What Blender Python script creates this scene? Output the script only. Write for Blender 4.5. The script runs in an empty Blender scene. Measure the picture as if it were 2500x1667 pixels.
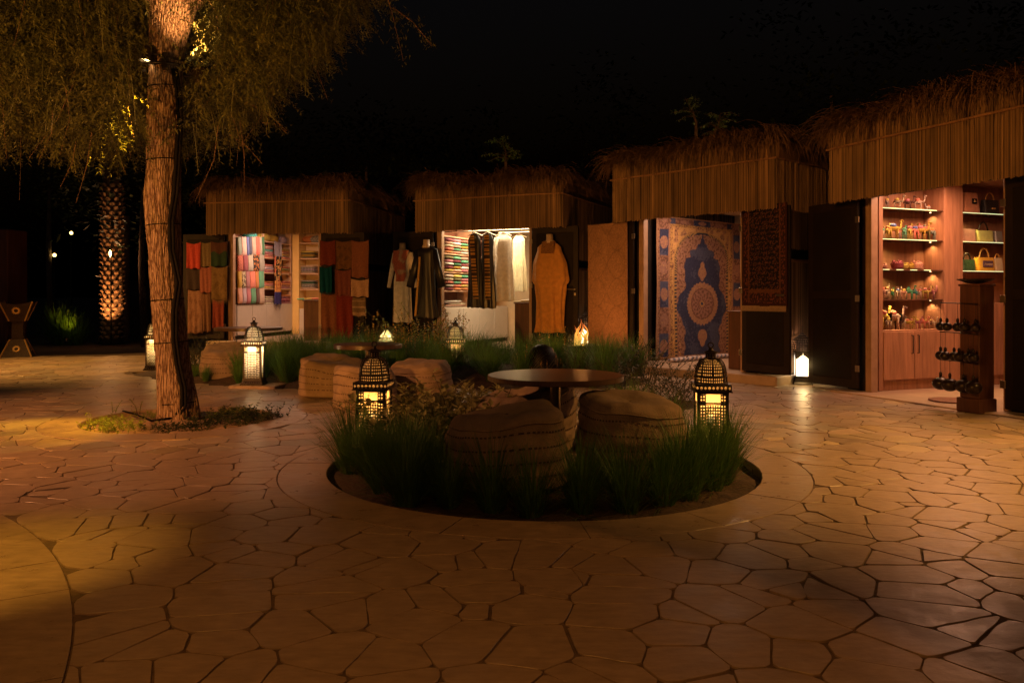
import bpy, bmesh, math, random
import numpy as np
from mathutils import Vector, Matrix, noise as mnoise
R = math.radians
PI = math.pi
random.seed(7); np.random.seed(7)
SC = bpy.context.scene
COL = SC.collection

# ------------------------------------------------------------------ camera, world, exposure
F, PX, YH, CH = 2000.0, 1250.0, 723.0, 1.05     # focal length, centre column, horizon row of the 2500 px photo; eye height in metres
cam_d = bpy.data.cameras.new('camera'); cam = bpy.data.objects.new('camera', cam_d); COL.objects.link(cam)
cam.location = (0, 0, CH); cam.rotation_euler = (R(90), 0, 0)
cam_d.sensor_width = 36; cam_d.lens = F / 2500 * 36; cam_d.shift_y = -(833.5 - YH) / 2500
cam_d.clip_start = 0.05; cam_d.clip_end = 800
SC.camera = cam
world = bpy.data.worlds.new('World'); SC.world = world; world.use_nodes = True
wn = world.node_tree; bgn = wn.nodes['Background']
sky = wn.nodes.new('ShaderNodeTexSky'); sky.sky_type = 'NISHITA'; sky.sun_disc = False
sky.sun_elevation = R(-4.0); sky.sun_rotation = R(200)
wn.links.new(sky.outputs[0], bgn.inputs[0]); bgn.inputs[1].default_value = 0.15
SC.view_settings.view_transform = 'Standard'; SC.view_settings.look = 'None'
SC.view_settings.exposure = 0; SC.view_settings.gamma = 1
SC.cycles.max_bounces = 6; SC.cycles.transparent_max_bounces = 12; SC.cycles.sample_clamp_indirect = 3.0
SC.cycles.caustics_reflective = False; SC.cycles.caustics_refractive = False

AMB = (1.0, 0.455, 0.095); PINK = (1.0, 0.365, 0.125); DEEP = (1.0, 0.365, 0.055); YEL = (1.0, 0.48, 0.03)
def aim(o, to):
    o.rotation_euler = (Vector(to) - Vector(o.location)).to_track_quat('-Z', 'Y').to_euler()
def spot(name, loc, to, power, col, deg, blend=0.4, rad=0.04):
    l = bpy.data.lights.new(name, 'SPOT'); l.energy = power; l.color = col; l.spot_size = R(deg); l.spot_blend = blend; l.shadow_soft_size = rad
    o = bpy.data.objects.new(name, l); COL.objects.link(o); o.location = loc; aim(o, to); return o
def point(name, loc, power, col, rad=0.02, parent=None):
    l = bpy.data.lights.new(name, 'POINT'); l.energy = power; l.color = col; l.shadow_soft_size = rad
    o = bpy.data.objects.new(name, l); COL.objects.link(o); o.location = loc
    if parent: o.parent = parent
    return o
# spotlights (their housings are built further down, at the same places)
SPOTS = [  # name, location, target, power, colour, cone, blend
    ('tree_floor', (-3.13, 7.02, 3.00), (-3.74, 6.32, 0.0), 850, YEL, 34, 0.9),
    ('tree_up',    (-2.58, 6.76, 2.98), (-2.88, 7.15, 4.0), 150, (1, .46, .13), 74, 0.9),
    ('left_wash',  (-6.30, 3.40, 3.90), (-3.20, 6.50, 0.0), 1040, PINK, 62, 0.5),
    ('front_left', (-4.30, 0.2, 1.15), (-2.2, 13.2, 2.0), 1500, DEEP, 44, 0.6),
    ('crown_wash', (-5.60, 1.40, 1.70), (-3.90, 7.30, 3.9), 330, AMB, 66, 0.6),  # added to brighten the tree's foliage
    ('corner',     (-2.50, 1.90, 3.10), (-2.12, 3.22, 0.0), 430, (1, .46, .05), 27, 1.0),
    ('right_wash', (5.50, 4.10, 3.90), (3.42, 5.0, 0.0), 1500, AMB, 63, 0.85),
    ('near_wash',  (-1.60, 0.20, 4.60), (-1.55, 0.95, 0.0), 175, DEEP, 66, 0.04),
    ('near_fill',  (0.2, -2.2, 4.40), (0.0, 2.9, 0.0), 150, DEEP, 54, 1.0),  # soft fill, added to lift the foreground paving
    ('front_right',(-5.40, -1.00, 4.00), (3.20, 9.8, 2.0), 2100, DEEP, 31, 0.5),
    ('back_left',  (-9.60, 11.0, 4.0), (-6.5, 12.4, 0.0), 1650, AMB, 72, 0.9),
]
for s in SPOTS: spot('light_' + s[0], s[1], s[2], s[3], s[4], s[5], s[6])

# ------------------------------------------------------------------ helpers
def gp(px, py):
    Y = F * CH / (py - YH); return ((px - PX) * Y / F, Y)
def at(px, py, Y):
    return Vector(((px - PX) * Y / F, Y, CH + (YH - py) * Y / F))

class MB:
    def __init__(s): s.v = []; s.f = []; s.m = []; s.mi = 0; s.xf = None
    def add(s, vs, fs):
        o = len(s.v)
        if s.xf is not None: vs = [tuple(s.xf @ Vector(v)) for v in vs]
        s.v.extend([tuple(v) for v in vs]); s.f.extend([tuple(o + i for i in f) for f in fs]); s.m.extend([s.mi] * len(fs)); return s
    def box(s, x0, x1, y0, y1, z0, z1):
        v = [(x, y, z) for z in (z0, z1) for y in (y0, y1) for x in (x0, x1)]
        return s.add(v, [(0, 2, 3, 1), (4, 5, 7, 6), (0, 1, 5, 4), (2, 6, 7, 3), (0, 4, 6, 2), (1, 3, 7, 5)])
    def bbox(s, x0, x1, y0, y1, z0, z1, b=0.01):       # box with chamfered edges
        cx, cy, cz = (x0 + x1) / 2, (y0 + y1) / 2, (z0 + z1) / 2
        hx, hy, hz = abs(x1 - x0) / 2, abs(y1 - y0) / 2, abs(z1 - z0) / 2
        b = min(b, hx * .45, hy * .45, hz * .45)
        rings = []
        for z, k in ((-hz, b), (-hz + b, 0), (hz - b, 0), (hz, b)):
            a, c = hx - k, hy - k
            rings.append([(cx + p, cy + q, cz + z) for p, q in ((-a + b, -c), (a - b, -c), (a, -c + b), (a, c - b), (a - b, c), (-a + b, c), (-a, c - b), (-a, -c + b))])
        v = sum(rings, []); f = []
        for r in range(3):
            for i in range(8): f.append((r * 8 + i, r * 8 + (i + 1) % 8, r * 8 + 8 + (i + 1) % 8, r * 8 + 8 + i))
        f.append(tuple(range(7, -1, -1))); f.append(tuple(range(24, 32)))
        return s.add(v, f)
    def tube(s, pts, rad, n=8, cap=True, sq=1.0):
        pts = [Vector(p) for p in pts]
        if not hasattr(rad, '__len__'): rad = [rad] * len(pts)
        vs = []; up = Vector((0, 0, 1)); prev = None
        for i, p in enumerate(pts):
            t = (pts[min(i + 1, len(pts) - 1)] - pts[max(i - 1, 0)])
            t = t.normalized() if t.length > 1e-9 else Vector((0, 0, 1))
            if prev is None:
                a = t.cross(Vector((0, 1, 0)) if abs(t.y) < .9 else Vector((1, 0, 0))).normalized()
            else: a = (prev - t * prev.dot(t)).normalized()
            prev = a; b = t.cross(a)
            for k in range(n):
                an = 2 * PI * k / n
                vs.append(p + (a * math.cos(an) + b * math.sin(an) * sq) * rad[i])
        fs = []
        for i in range(len(pts) - 1):
            for k in range(n):
                fs.append((i * n + k, i * n + (k + 1) % n, (i + 1) * n + (k + 1) % n, (i + 1) * n + k))
        if cap: fs.append(tuple(range(n - 1, -1, -1))); fs.append(tuple(range((len(pts) - 1) * n, len(pts) * n)))
        return s.add(vs, fs)
    def lathe(s, prof, n=16, c=(0, 0, 0), ph=0.0, cap=True):
        vs = []; fs = []
        for r, z in prof:
            for k in range(n):
                a = ph + 2 * PI * k / n; vs.append((c[0] + r * math.cos(a), c[1] + r * math.sin(a), c[2] + z))
        m = len(prof)
        for i in range(m - 1):
            for k in range(n): fs.append((i * n + k, i * n + (k + 1) % n, (i + 1) * n + (k + 1) % n, (i + 1) * n + k))
        if cap: fs.append(tuple(range(n - 1, -1, -1))); fs.append(tuple(range((m - 1) * n, m * n)))
        return s.add(vs, fs)
    def grid(s, fn, nu, nv, closed=False):
        vs = [fn(i / (nu if closed else nu), j / nv) for j in range(nv + 1) for i in range(nu if closed else nu + 1)]
        w = nu if closed else nu + 1; fs = []
        for j in range(nv):
            for i in range(nu):
                a, b = i, (i + 1) % w if closed else i + 1
                fs.append((j * w + a, j * w + b, (j + 1) * w + b, (j + 1) * w + a))
        return s.add(vs, fs)
    def blob(s, c, r, nu=12, nv=8, e=1.0, p=1.0):     # superellipsoid
        def sp(x, k): return math.copysign(abs(x) ** k, x)
        def fn(u, v):
            a, b = 2 * PI * u, -PI / 2 + PI * v
            return (c[0] + r[0] * sp(math.cos(b), e) * sp(math.cos(a), p), c[1] + r[1] * sp(math.cos(b), e) * sp(math.sin(a), p), c[2] + r[2] * sp(math.sin(b), e))
        return s.grid(fn, nu, nv, True)
    def mesh(s, name, mats, smooth=False):
        me = bpy.data.meshes.new(name); me.from_pydata(s.v, [], s.f)
        for m in (mats if isinstance(mats, (list, tuple)) else [mats]): me.materials.append(m)
        if any(s.m): me.polygons.foreach_set('material_index', s.m)
        if smooth: me.polygons.foreach_set('use_smooth', [True] * len(s.f))
        me.update(); return me
    def build(s, name, mats, parent=None, smooth=False, mw=None):
        return link(name, s.mesh(name, mats, smooth), parent, mw)

def link(name, me, parent=None, mw=None):
    o = bpy.data.objects.new(name, me); COL.objects.link(o)
    if parent is not None: o.parent = parent
    if mw is not None: o.matrix_basis = mw
    return o
def tag(o, label=None, cat=None, group=None, kind=None):
    if label: o['label'] = label
    if cat: o['category'] = cat
    if group: o['group'] = group
    if kind: o['kind'] = kind
    return o
def empty(name, label=None, cat=None, group=None, mw=None, loc=None, rz=0):
    o = bpy.data.objects.new(name, None); COL.objects.link(o); o.empty_display_size = .1
    if mw is not None: o.matrix_basis = mw
    elif loc is not None: o.location = loc; o.rotation_euler = (0, 0, rz)
    return tag(o, label, cat, group)
def kids(o): return [c for c in bpy.data.objects if c.parent == o]
def copy_tree(o, parent=None):
    ch = [c for c in o.children]
    c = o.copy(); COL.objects.link(c); c.parent = parent
    if o.type == 'LIGHT': pass
    for k in ch: copy_tree(k, c)
    return c
def T(x, y, z, rz=0, s=1): return Matrix.Translation((x, y, z)) @ Matrix.Rotation(rz, 4, 'Z') @ Matrix.Scale(s, 4)

# ------------------------------------------------------------------ materials
class NT:
    def __init__(s, name):
        s.m = bpy.data.materials.new(name); s.m.use_nodes = True; s.t = s.m.node_tree; s.n = s.t.nodes; s.b = s.n['Principled BSDF']
    def node(s, ty, **kw):
        n = s.n.new(ty)
        for k, v in kw.items():
            if k in n.inputs.keys(): n.inputs[k].default_value = v
            else: setattr(n, k, v)
        return n
    def l(s, a, b): s.t.links.new(a, b)
MATS = {}
def mat(name, col, rough=.6, metal=0.0, var=.25, scale=8.0, bump=0.0, bscale=60.0, island=0.0, stretch=None, col2=None, spec=.5, rvar=0.0, coat=0.0, sheen=0.0, world=False, ramp_=(.32, .68)):
    if name in MATS: return MATS[name]
    N = NT(name); b = N.b
    b.inputs['Roughness'].default_value = rough; b.inputs['Metallic'].default_value = metal
    b.inputs['Specular IOR Level'].default_value = spec
    if coat: b.inputs['Coat Weight'].default_value = coat; b.inputs['Coat Roughness'].default_value = .25
    if sheen: b.inputs['Sheen Weight'].default_value = sheen
    tc = N.node('ShaderNodeTexCoord'); gp_ = N.node('ShaderNodeNewGeometry'); mp = N.node('ShaderNodeMapping'); N.l(gp_.outputs['Position'] if world else tc.outputs['Object'], mp.inputs[0])
    if stretch: mp.inputs['Scale'].default_value = stretch
    nz = N.node('ShaderNodeTexNoise'); nz.inputs['Scale'].default_value = scale; nz.inputs['Detail'].default_value = 5; nz.inputs['Roughness'].default_value = .6
    N.l(mp.outputs[0], nz.inputs[0])
    c2 = col2 if col2 else tuple(max(0, c * (1 - var)) for c in col)
    c1 = col if col2 else tuple(min(1, c * (1 + var * .6)) for c in col)
    ramp = N.node('ShaderNodeValToRGB'); ramp.color_ramp.elements[0].position = ramp_[0]; ramp.color_ramp.elements[1].position = ramp_[1]
    ramp.color_ramp.elements[0].color = (*c2, 1); ramp.color_ramp.elements[1].color = (*c1, 1)
    N.l(nz.outputs[0], ramp.inputs[0]); out = ramp.outputs[0]
    if island:
        g = N.node('ShaderNodeNewGeometry'); mr = N.node('ShaderNodeMapRange'); mr.inputs[3].default_value = 1 - island; mr.inputs[4].default_value = 1 + island * .7
        N.l(g.outputs['Random Per Island'], mr.inputs[0])
        mx = N.node('ShaderNodeVectorMath', operation='SCALE'); N.l(out, mx.inputs[0]); N.l(mr.outputs[0], mx.inputs['Scale']); out = mx.outputs[0]
    N.l(out, b.inputs['Base Color'])
    if rvar:
        mr2 = N.node('ShaderNodeMapRange'); mr2.inputs[1].default_value = .35; mr2.inputs[2].default_value = .65; mr2.inputs[3].default_value = rough - rvar; mr2.inputs[4].default_value = rough + rvar
        N.l(nz.outputs[0], mr2.inputs[0]); N.l(mr2.outputs[0], b.inputs['Roughness'])
    if bump:
        n2 = N.node('ShaderNodeTexNoise'); n2.inputs['Scale'].default_value = bscale; n2.inputs['Detail'].default_value = 4
        N.l(mp.outputs[0], n2.inputs[0]); bp = N.node('ShaderNodeBump'); bp.inputs['Strength'].default_value = bump; bp.inputs['Distance'].default_value = .01
        N.l(n2.outputs[0], bp.inputs['Height']); N.l(bp.outputs[0], b.inputs['Normal'])
    MATS[name] = N.m; return N.m
def emat(name, col, strength):
    if name in MATS: return MATS[name]
    N = NT(name); N.b.inputs['Base Color'].default_value = (*col, 1); N.b.inputs['Emission Color'].default_value = (*col, 1); N.b.inputs['Emission Strength'].default_value = strength
    N.b.inputs['Roughness'].default_value = .4
    MATS[name] = N.m; return N.m
def leafmat(name, col, col2, trans=.25, rough=.5):
    if name in MATS: return MATS[name]
    m = mat(name, col, rough, var=.3, scale=3.0, col2=col2, island=.35)
    N = m.node_tree; b = N.nodes['Principled BSDF']; out = N.nodes['Material Output']
    tr = N.nodes.new('ShaderNodeBsdfTranslucent'); mix = N.nodes.new('ShaderNodeMixShader'); mix.inputs[0].default_value = trans
    N.links.new(b.inputs['Base Color'].links[0].from_socket, tr.inputs[0])
    N.links.new(b.outputs[0], mix.inputs[1]); N.links.new(tr.outputs[0], mix.inputs[2]); N.links.new(mix.outputs[0], out.inputs[0])
    return m
def vcmat(name, rough=.9, bump=.3):
    if name in MATS: return MATS[name]
    N = NT(name); N.b.inputs['Roughness'].default_value = rough; N.b.inputs['Specular IOR Level'].default_value = .15
    a = N.node('ShaderNodeVertexColor', layer_name='Col')
    tc = N.node('ShaderNodeTexCoord'); nz = N.node('ShaderNodeTexNoise'); nz.inputs['Scale'].default_value = 45; nz.inputs['Detail'].default_value = 4; N.l(tc.outputs['Object'], nz.inputs[0])
    mr = N.node('ShaderNodeMapRange'); mr.inputs[3].default_value = .45; mr.inputs[4].default_value = 1.5; N.l(nz.outputs[0], mr.inputs[0])
    mx = N.node('ShaderNodeVectorMath', operation='SCALE'); N.l(a.outputs[0], mx.inputs[0]); N.l(mr.outputs[0], mx.inputs['Scale']); N.l(mx.outputs[0], N.b.inputs['Base Color'])
    bp = N.node('ShaderNodeBump'); bp.inputs['Strength'].default_value = bump; bp.inputs['Distance'].default_value = .004; N.l(nz.outputs[0], bp.inputs['Height']); N.l(bp.outputs[0], N.b.inputs['Normal'])
    MATS[name] = N.m; return N.m

STONE = mat('flagstone', (.40, .315, .235), .38, var=.20, scale=9, bump=.35, bscale=15, island=.26, rvar=.06, world=True, ramp_=(.2, .8))
def tint_stones(m):
    t = m.node_tree; b = t.nodes['Principled BSDF']; src = b.inputs['Base Color'].links[0].from_socket
    g = t.nodes.new('ShaderNodeNewGeometry'); w = t.nodes.new('ShaderNodeTexWhiteNoise'); w.noise_dimensions = '1D'; t.links.new(g.outputs['Random Per Island'], w.inputs['W'])
    rp = t.nodes.new('ShaderNodeValToRGB'); e = rp.color_ramp.elements; e[0].position = 0; e[0].color = (.88, .84, .84, 1); e[1].position = 1; e[1].color = (1.18, 1.10, .80, 1)
    for p, c in ((.3, (1.0, .93, .90, 1)), (.6, (1.0, 1.0, 1.0, 1)), (.85, (.92, .98, 1.0, 1))): x = e.new(p); x.color = c
    t.links.new(w.outputs['Value'], rp.inputs[0]); mu = t.nodes.new('ShaderNodeVectorMath'); mu.operation = 'MULTIPLY'
    t.links.new(src, mu.inputs[0]); t.links.new(rp.outputs[0], mu.inputs[1])
    # faint darker seams of cleavage and scuffs across each slab
    gp2 = t.nodes.new('ShaderNodeNewGeometry'); mp = t.nodes.new('ShaderNodeMapping'); mp.inputs['Scale'].default_value = (2.2, 7.5, 1); t.links.new(gp2.outputs['Position'], mp.inputs[0])
    n = t.nodes.new('ShaderNodeTexNoise'); n.inputs['Scale'].default_value = 4.5; n.inputs['Detail'].default_value = 8; n.inputs['Roughness'].default_value = .72; t.links.new(mp.outputs[0], n.inputs[0])
    mr = t.nodes.new('ShaderNodeMapRange'); mr.inputs[1].default_value = .3; mr.inputs[2].default_value = .7; mr.inputs[3].default_value = .74; mr.inputs[4].default_value = 1.16; t.links.new(n.outputs[0], mr.inputs[0])
    s2 = t.nodes.new('ShaderNodeVectorMath'); s2.operation = 'SCALE'; t.links.new(mu.outputs[0], s2.inputs[0]); t.links.new(mr.outputs[0], s2.inputs['Scale']); t.links.new(s2.outputs[0], b.inputs['Base Color'])
tint_stones(STONE)
SLAB = mat('smooth_slab', (.38, .295, .215), .36, var=.16, scale=9, bump=.2, bscale=20, island=.10, rvar=.09, world=True, ramp_=(.25, .75))
tint_stones(SLAB)
MORTAR = mat('mortar', (.13, .088, .060), .85, var=.4, scale=20, bump=.5)
SOIL = mat('soil', (.055, .032, .02), .95, var=.5, scale=14, bump=1.0, bscale=45)
SAND = mat('sand', (.40, .26, .17), .95, var=.3, scale=14, bump=.8, bscale=60)
REED = mat('reed', (.30, .19, .10), .75, var=.45, scale=6, stretch=(1, 1, .15), island=.45)
THATCH = mat('thatch', (.21, .12, .065), .8, var=.4, scale=5, island=.55)
BATTEN = mat('batten', (.36, .20, .10), .6, var=.3, scale=20)
DARK = mat('dark_panel', (.012, .008, .0065), .7, spec=.2, var=.4, scale=3, bump=.1)
DARKF = mat('dark_frame', (.018, .011, .0085), .6, spec=.25, var=.3, scale=5)
STILE = mat('bronze_stile', (.42, .27, .18), .4, metal=.1, var=.2)
STEEL = mat('hinge_metal', (.45, .38, .3), .3, metal=.9, var=.2)
WOOD = mat('cabinet_wood', (.40, .20, .115), .5, var=.3, scale=7, stretch=(3.5, 3.5, .35), bump=.05)
WOODD = mat('dark_wood', (.11, .045, .028), .45, var=.35, scale=7, stretch=(3.5, 3.5, .35))
WHITEL = mat('white_laminate', (.62, .56, .50), .45, var=.05)
CREAM = mat('cream_paint', (.66, .50, .33), .6, var=.06)
METALB = mat('black_iron', (.035, .026, .020), .38, metal=.6, var=.4, scale=25, bump=.2)
def bark_mat():
    N = NT('bark'); b = N.b; b.inputs['Roughness'].default_value = .92; b.inputs['Specular IOR Level'].default_value = .2
    g = N.node('ShaderNodeNewGeometry'); mp = N.node('ShaderNodeMapping'); mp.inputs['Scale'].default_value = (1, 1, .12); N.l(g.outputs['Position'], mp.inputs[0])
    nz = N.node('ShaderNodeTexNoise'); nz.inputs['Scale'].default_value = 9; nz.inputs['Detail'].default_value = 3; N.l(mp.outputs[0], nz.inputs[0])
    ad = N.node('ShaderNodeVectorMath', operation='MULTIPLY_ADD'); ad.inputs[1].default_value = (.09, .09, .09); N.l(nz.outputs[1], ad.inputs[0]); N.l(mp.outputs[0], ad.inputs[2])
    v = N.node('ShaderNodeTexVoronoi'); v.feature = 'DISTANCE_TO_EDGE'; v.inputs['Scale'].default_value = 52; N.l(ad.outputs[0], v.inputs['Vector'])
    r1 = N.node('ShaderNodeValToRGB'); e = r1.color_ramp.elements; e[0].position = .02; e[0].color = (.10, .055, .036, 1); e[1].position = .24; e[1].color = (.33, .235, .18, 1); x = e.new(.09); x.color = (.23, .155, .115, 1)
    N.l(v.outputs[0], r1.inputs[0]); n2 = N.node('ShaderNodeTexNoise'); n2.inputs['Scale'].default_value = 60; N.l(g.outputs['Position'], n2.inputs[0])
    mr = N.node('ShaderNodeMapRange'); mr.inputs[3].default_value = .55; mr.inputs[4].default_value = 1.45; N.l(n2.outputs[0], mr.inputs[0]); mx = N.node('ShaderNodeVectorMath', operation='SCALE'); N.l(r1.outputs[0], mx.inputs[0]); N.l(mr.outputs[0], mx.inputs['Scale']); N.l(mx.outputs[0], b.inputs['Base Color'])
    m2 = N.node('ShaderNodeMapRange'); m2.inputs[1].default_value = 0; m2.inputs[2].default_value = .2; N.l(v.outputs[0], m2.inputs[0]); a2 = N.node('ShaderNodeMath', operation='ADD'); N.l(m2.outputs[0], a2.inputs[0]); N.l(n2.outputs[0], a2.inputs[1])
    bp = N.node('ShaderNodeBump'); bp.inputs['Strength'].default_value = 1; bp.inputs['Distance'].default_value = .006; N.l(a2.outputs[0], bp.inputs['Height']); N.l(bp.outputs[0], b.inputs['Normal']); MATS['bark'] = N.m; return N.m
BARK = bark_mat()
TABLE = mat('table_wood', (.10, .055, .038), .32, var=.35, scale=5, stretch=(1, 7, 1), bump=.04)
BAG = mat('woven_jute', (.33, .235, .16), .95, var=.2, scale=10, bump=.7, bscale=170)
BAGD = mat('jute_stitch', (.10, .06, .035), .95)
BLACK = mat('black_rubber', (.008, .007, .007), .8, spec=.1)
GRASS = leafmat('grass_blade', (.14, .28, .045), (.06, .16, .024))
GRASSY = leafmat('dry_blade', (.20, .14, .05), (.11, .09, .03))
LEAFA = leafmat('pale_leaf', (.52, .48, .22), (.30, .30, .11))
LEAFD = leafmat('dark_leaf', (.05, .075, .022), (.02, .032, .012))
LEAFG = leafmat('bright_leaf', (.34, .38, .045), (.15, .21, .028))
LEAFY = leafmat('yellow_bract', (.68, .40, .08), (.42, .22, .05))
CROWN = leafmat('feathery_leaf', (.17, .17, .05), (.07, .085, .025), .3)
STEM = mat('green_stem', (.10, .08, .035), .8)

# ------------------------------------------------------------------ ground and paving
def tri_fill(name, outer, holes, z, m, parent=None):
    bm = bmesh.new()
    for loop in [outer] + holes:
        vs = [bm.verts.new((p[0], p[1], z)) for p in loop]
        for i in range(len(vs)): bm.edges.new((vs[i], vs[(i + 1) % len(vs)]))
    bmesh.ops.triangle_fill(bm, edges=bm.edges[:], use_beauty=True, use_dissolve=False)
    for f in bm.faces:
        if f.normal.z < 0: f.normal_flip()
    me = bpy.data.meshes.new(name); bm.to_mesh(me); bm.free(); me.materials.append(m)
    return link(name, me, parent)
def circ(c, r, n=72): return [(c[0] + r * math.cos(2 * PI * i / n), c[1] + r * math.sin(2 * PI * i / n)) for i in range(n)]
ground = MB().add([(-300, -60, -.13), (300, -60, -.13), (300, 500, -.13), (-300, 500, -.13)], [(0, 1, 2, 3)]).build('ground', mat('ground_earth', (.10, .07, .045), .95, var=.4, scale=.6, bump=.6, bscale=5))
tag(ground, kind='structure')

C1, R1i, R1o = (0.19, 5.15), 1.32, 1.60          # near planter
C2, R2i, R2o = (-2.85, 7.02), .77, 1.06          # tree ring
C3, R3i, R3o = (-5.37, .555), 3.85, 4.47         # circle cut by the left edge of the frame
FAR = [(-5.25, 11.3), (-4.9, 10.75), (-4.3, 10.2), (-3.6, 9.72), (-2.9, 9.42), (-2.2, 9.3), (-1.5, 9.35), (-.8, 9.3), (.2, 9.25), (1.0, 9.4), (1.6, 9.8), (1.75, 10.4), (1.3, 11.0), (.3, 11.6), (-1.2, 12.1), (-3.0, 12.75), (-4.4, 12.7), (-5.1, 12.1)]
def in_poly(x, y, P):
    c = False; j = len(P) - 1
    for i in range(len(P)):
        if (P[i][1] > y) != (P[j][1] > y) and x < (P[j][0] - P[i][0]) * (y - P[i][1]) / (P[j][1] - P[i][1]) + P[i][0]: c = not c
        j = i
    return c
pavement = tri_fill('pavement', [(-14, 1.2), (9, 1.2), (12, 8), (12, 17), (-4.2, 17.2), (-7.4, 14.9), (-9.6, 14.3), (-16, 13.6)],
                    [circ(C1, R1i + .02), circ(C2, R2i + .02), FAR], -.007, MORTAR)
tag(pavement, kind='structure')
CIRC = [(C1, R1o), (C2, R2o), (C3, R3o)]
def voronoi_cells():
    pts = []; s = .222; row = 0; y = 1.0
    while y < 15.4:
        x = -.74 * y - 2.0 + (row % 2) * s * .5
        while x < .74 * y + 1.6:
            pts.append((x + random.uniform(-.5, .5) * s, y + random.uniform(-.5, .5) * s * .8)); x += s * random.uniform(.75, 1.45)
        y += s * .78; row += 1
    pts = [p for p in pts if not any(math.hypot(p[0] - c[0], p[1] - c[1]) < r - .35 for c, r in CIRC)]
    A = np.array(pts); cells = []; Wt = np.random.default_rng(4).uniform(-.010, .010, len(pts))
    for i, (px, py) in enumerate(pts):
        d = (A[:, 0] - px) ** 2 + (A[:, 1] - py) ** 2
        idx = np.argsort(d)[1:26]
        poly = [(px - .6, py - .6), (px + .6, py - .6), (px + .6, py + .6), (px - .6, py + .6)]
        for j in idx:
            qx, qy = A[j]; nx, ny = qx - px, qy - py; dd = nx * nx + ny * ny; tt = .5 + (Wt[i] - Wt[j]) / (2 * max(dd, .014)); tt = max(.12, min(.88, tt)); mx, my = px + nx * tt, py + ny * tt
            new = []; n = len(poly)
            for k in range(n):
                a, b = poly[k], poly[(k + 1) % n]
                da = (a[0] - mx) * nx + (a[1] - my) * ny; db = (b[0] - mx) * nx + (b[1] - my) * ny
                if da <= 0: new.append(a)
                if (da < 0 < db) or (db < 0 < da):
                    t = da / (da - db); new.append((a[0] + (b[0] - a[0]) * t, a[1] + (b[1] - a[1]) * t))
            poly = new
            if len(poly) < 3: break
        if len(poly) >= 3: cells.append(((px, py), poly))
    return cells
def inset_poly(poly, g):
    n = len(poly); cx = sum(p[0] for p in poly) / n; cy = sum(p[1] for p in poly) / n
    # clip by each edge moved inwards
    out = list(poly)
    for k in range(n):
        a, b = poly[k], poly[(k + 1) % n]; ex, ey = b[0] - a[0], b[1] - a[1]; L = math.hypot(ex, ey)
        if L < 1e-5: continue
        gg = g * random.choice((.5, .7, .8, 1.0, 1.2, 1.7)); nx, ny = ey / L, -ex / L
        if (cx - a[0]) * nx + (cy - a[1]) * ny > 0: nx, ny = -nx, -ny
        ox, oy = a[0] - nx * gg, a[1] - ny * gg; new = []; m = len(out)
        for i in range(m):
            p, q = out[i], out[(i + 1) % m]
            dp = (p[0] - ox) * nx + (p[1] - oy) * ny; dq = (q[0] - ox) * nx + (q[1] - oy) * ny
            if dp <= 0: new.append(p)
            if (dp < 0 < dq) or (dq < 0 < dp):
                t = dp / (dp - dq); new.append((p[0] + (q[0] - p[0]) * t, p[1] + (q[1] - p[1]) * t))
        out = new
        if len(out) < 3: return []
    return out
def chaikin(poly):
    out = []; n = len(poly)
    for i in range(n):
        a, b = poly[i], poly[(i + 1) % n]
        L = math.hypot(a[0] - b[0], a[1] - b[1]); t = min(.25, .014 / max(L, .01))
        if L < .012: out.append(((a[0] + b[0]) / 2, (a[1] + b[1]) / 2)); continue
        out.append((a[0] + (b[0] - a[0]) * t, a[1] + (b[1] - a[1]) * t)); out.append((a[0] + (b[0] - a[0]) * (1 - t), a[1] + (b[1] - a[1]) * (1 - t)))
    return out
def rough_edge(poly):
    out = []; n = len(poly)
    for i in range(n):
        a, b = poly[i], poly[(i + 1) % n]; L = math.hypot(a[0] - b[0], a[1] - b[1]); out.append(a)
        k = int(L / .075)
        for j in range(1, k + 1):
            t = j / (k + 1); e = random.gauss(0, .0016); out.append((a[0] + (b[0] - a[0]) * t - (b[1] - a[1]) / L * e, a[1] + (b[1] - a[1]) * t + (b[0] - a[0]) / L * e))
    return out
def push_out(poly):
    # follow the ring circles where a stone meets one
    for c, r in CIRC:
        rr = r + .007
        if any(math.hypot(p[0] - c[0], p[1] - c[1]) < rr for p in poly):
            fine = []; n = len(poly)
            for i in range(n):
                a, b = poly[i], poly[(i + 1) % n]; k = max(1, int(math.hypot(a[0] - b[0], a[1] - b[1]) / .05))
                for j in range(k): fine.append((a[0] + (b[0] - a[0]) * j / k, a[1] + (b[1] - a[1]) * j / k))
            res = []
            for p in fine:
                d = math.hypot(p[0] - c[0], p[1] - c[1])
                if d < rr: p = (c[0] + (p[0] - c[0]) / d * rr, c[1] + (p[1] - c[1]) / d * rr)
                if not res or math.hypot(res[-1][0] - p[0], res[-1][1] - p[1]) > .006: res.append(p)
            poly = res
    return poly
def area(P): return abs(sum(P[i][0] * P[(i + 1) % len(P)][1] - P[(i + 1) % len(P)][0] * P[i][1] for i in range(len(P)))) / 2
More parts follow.
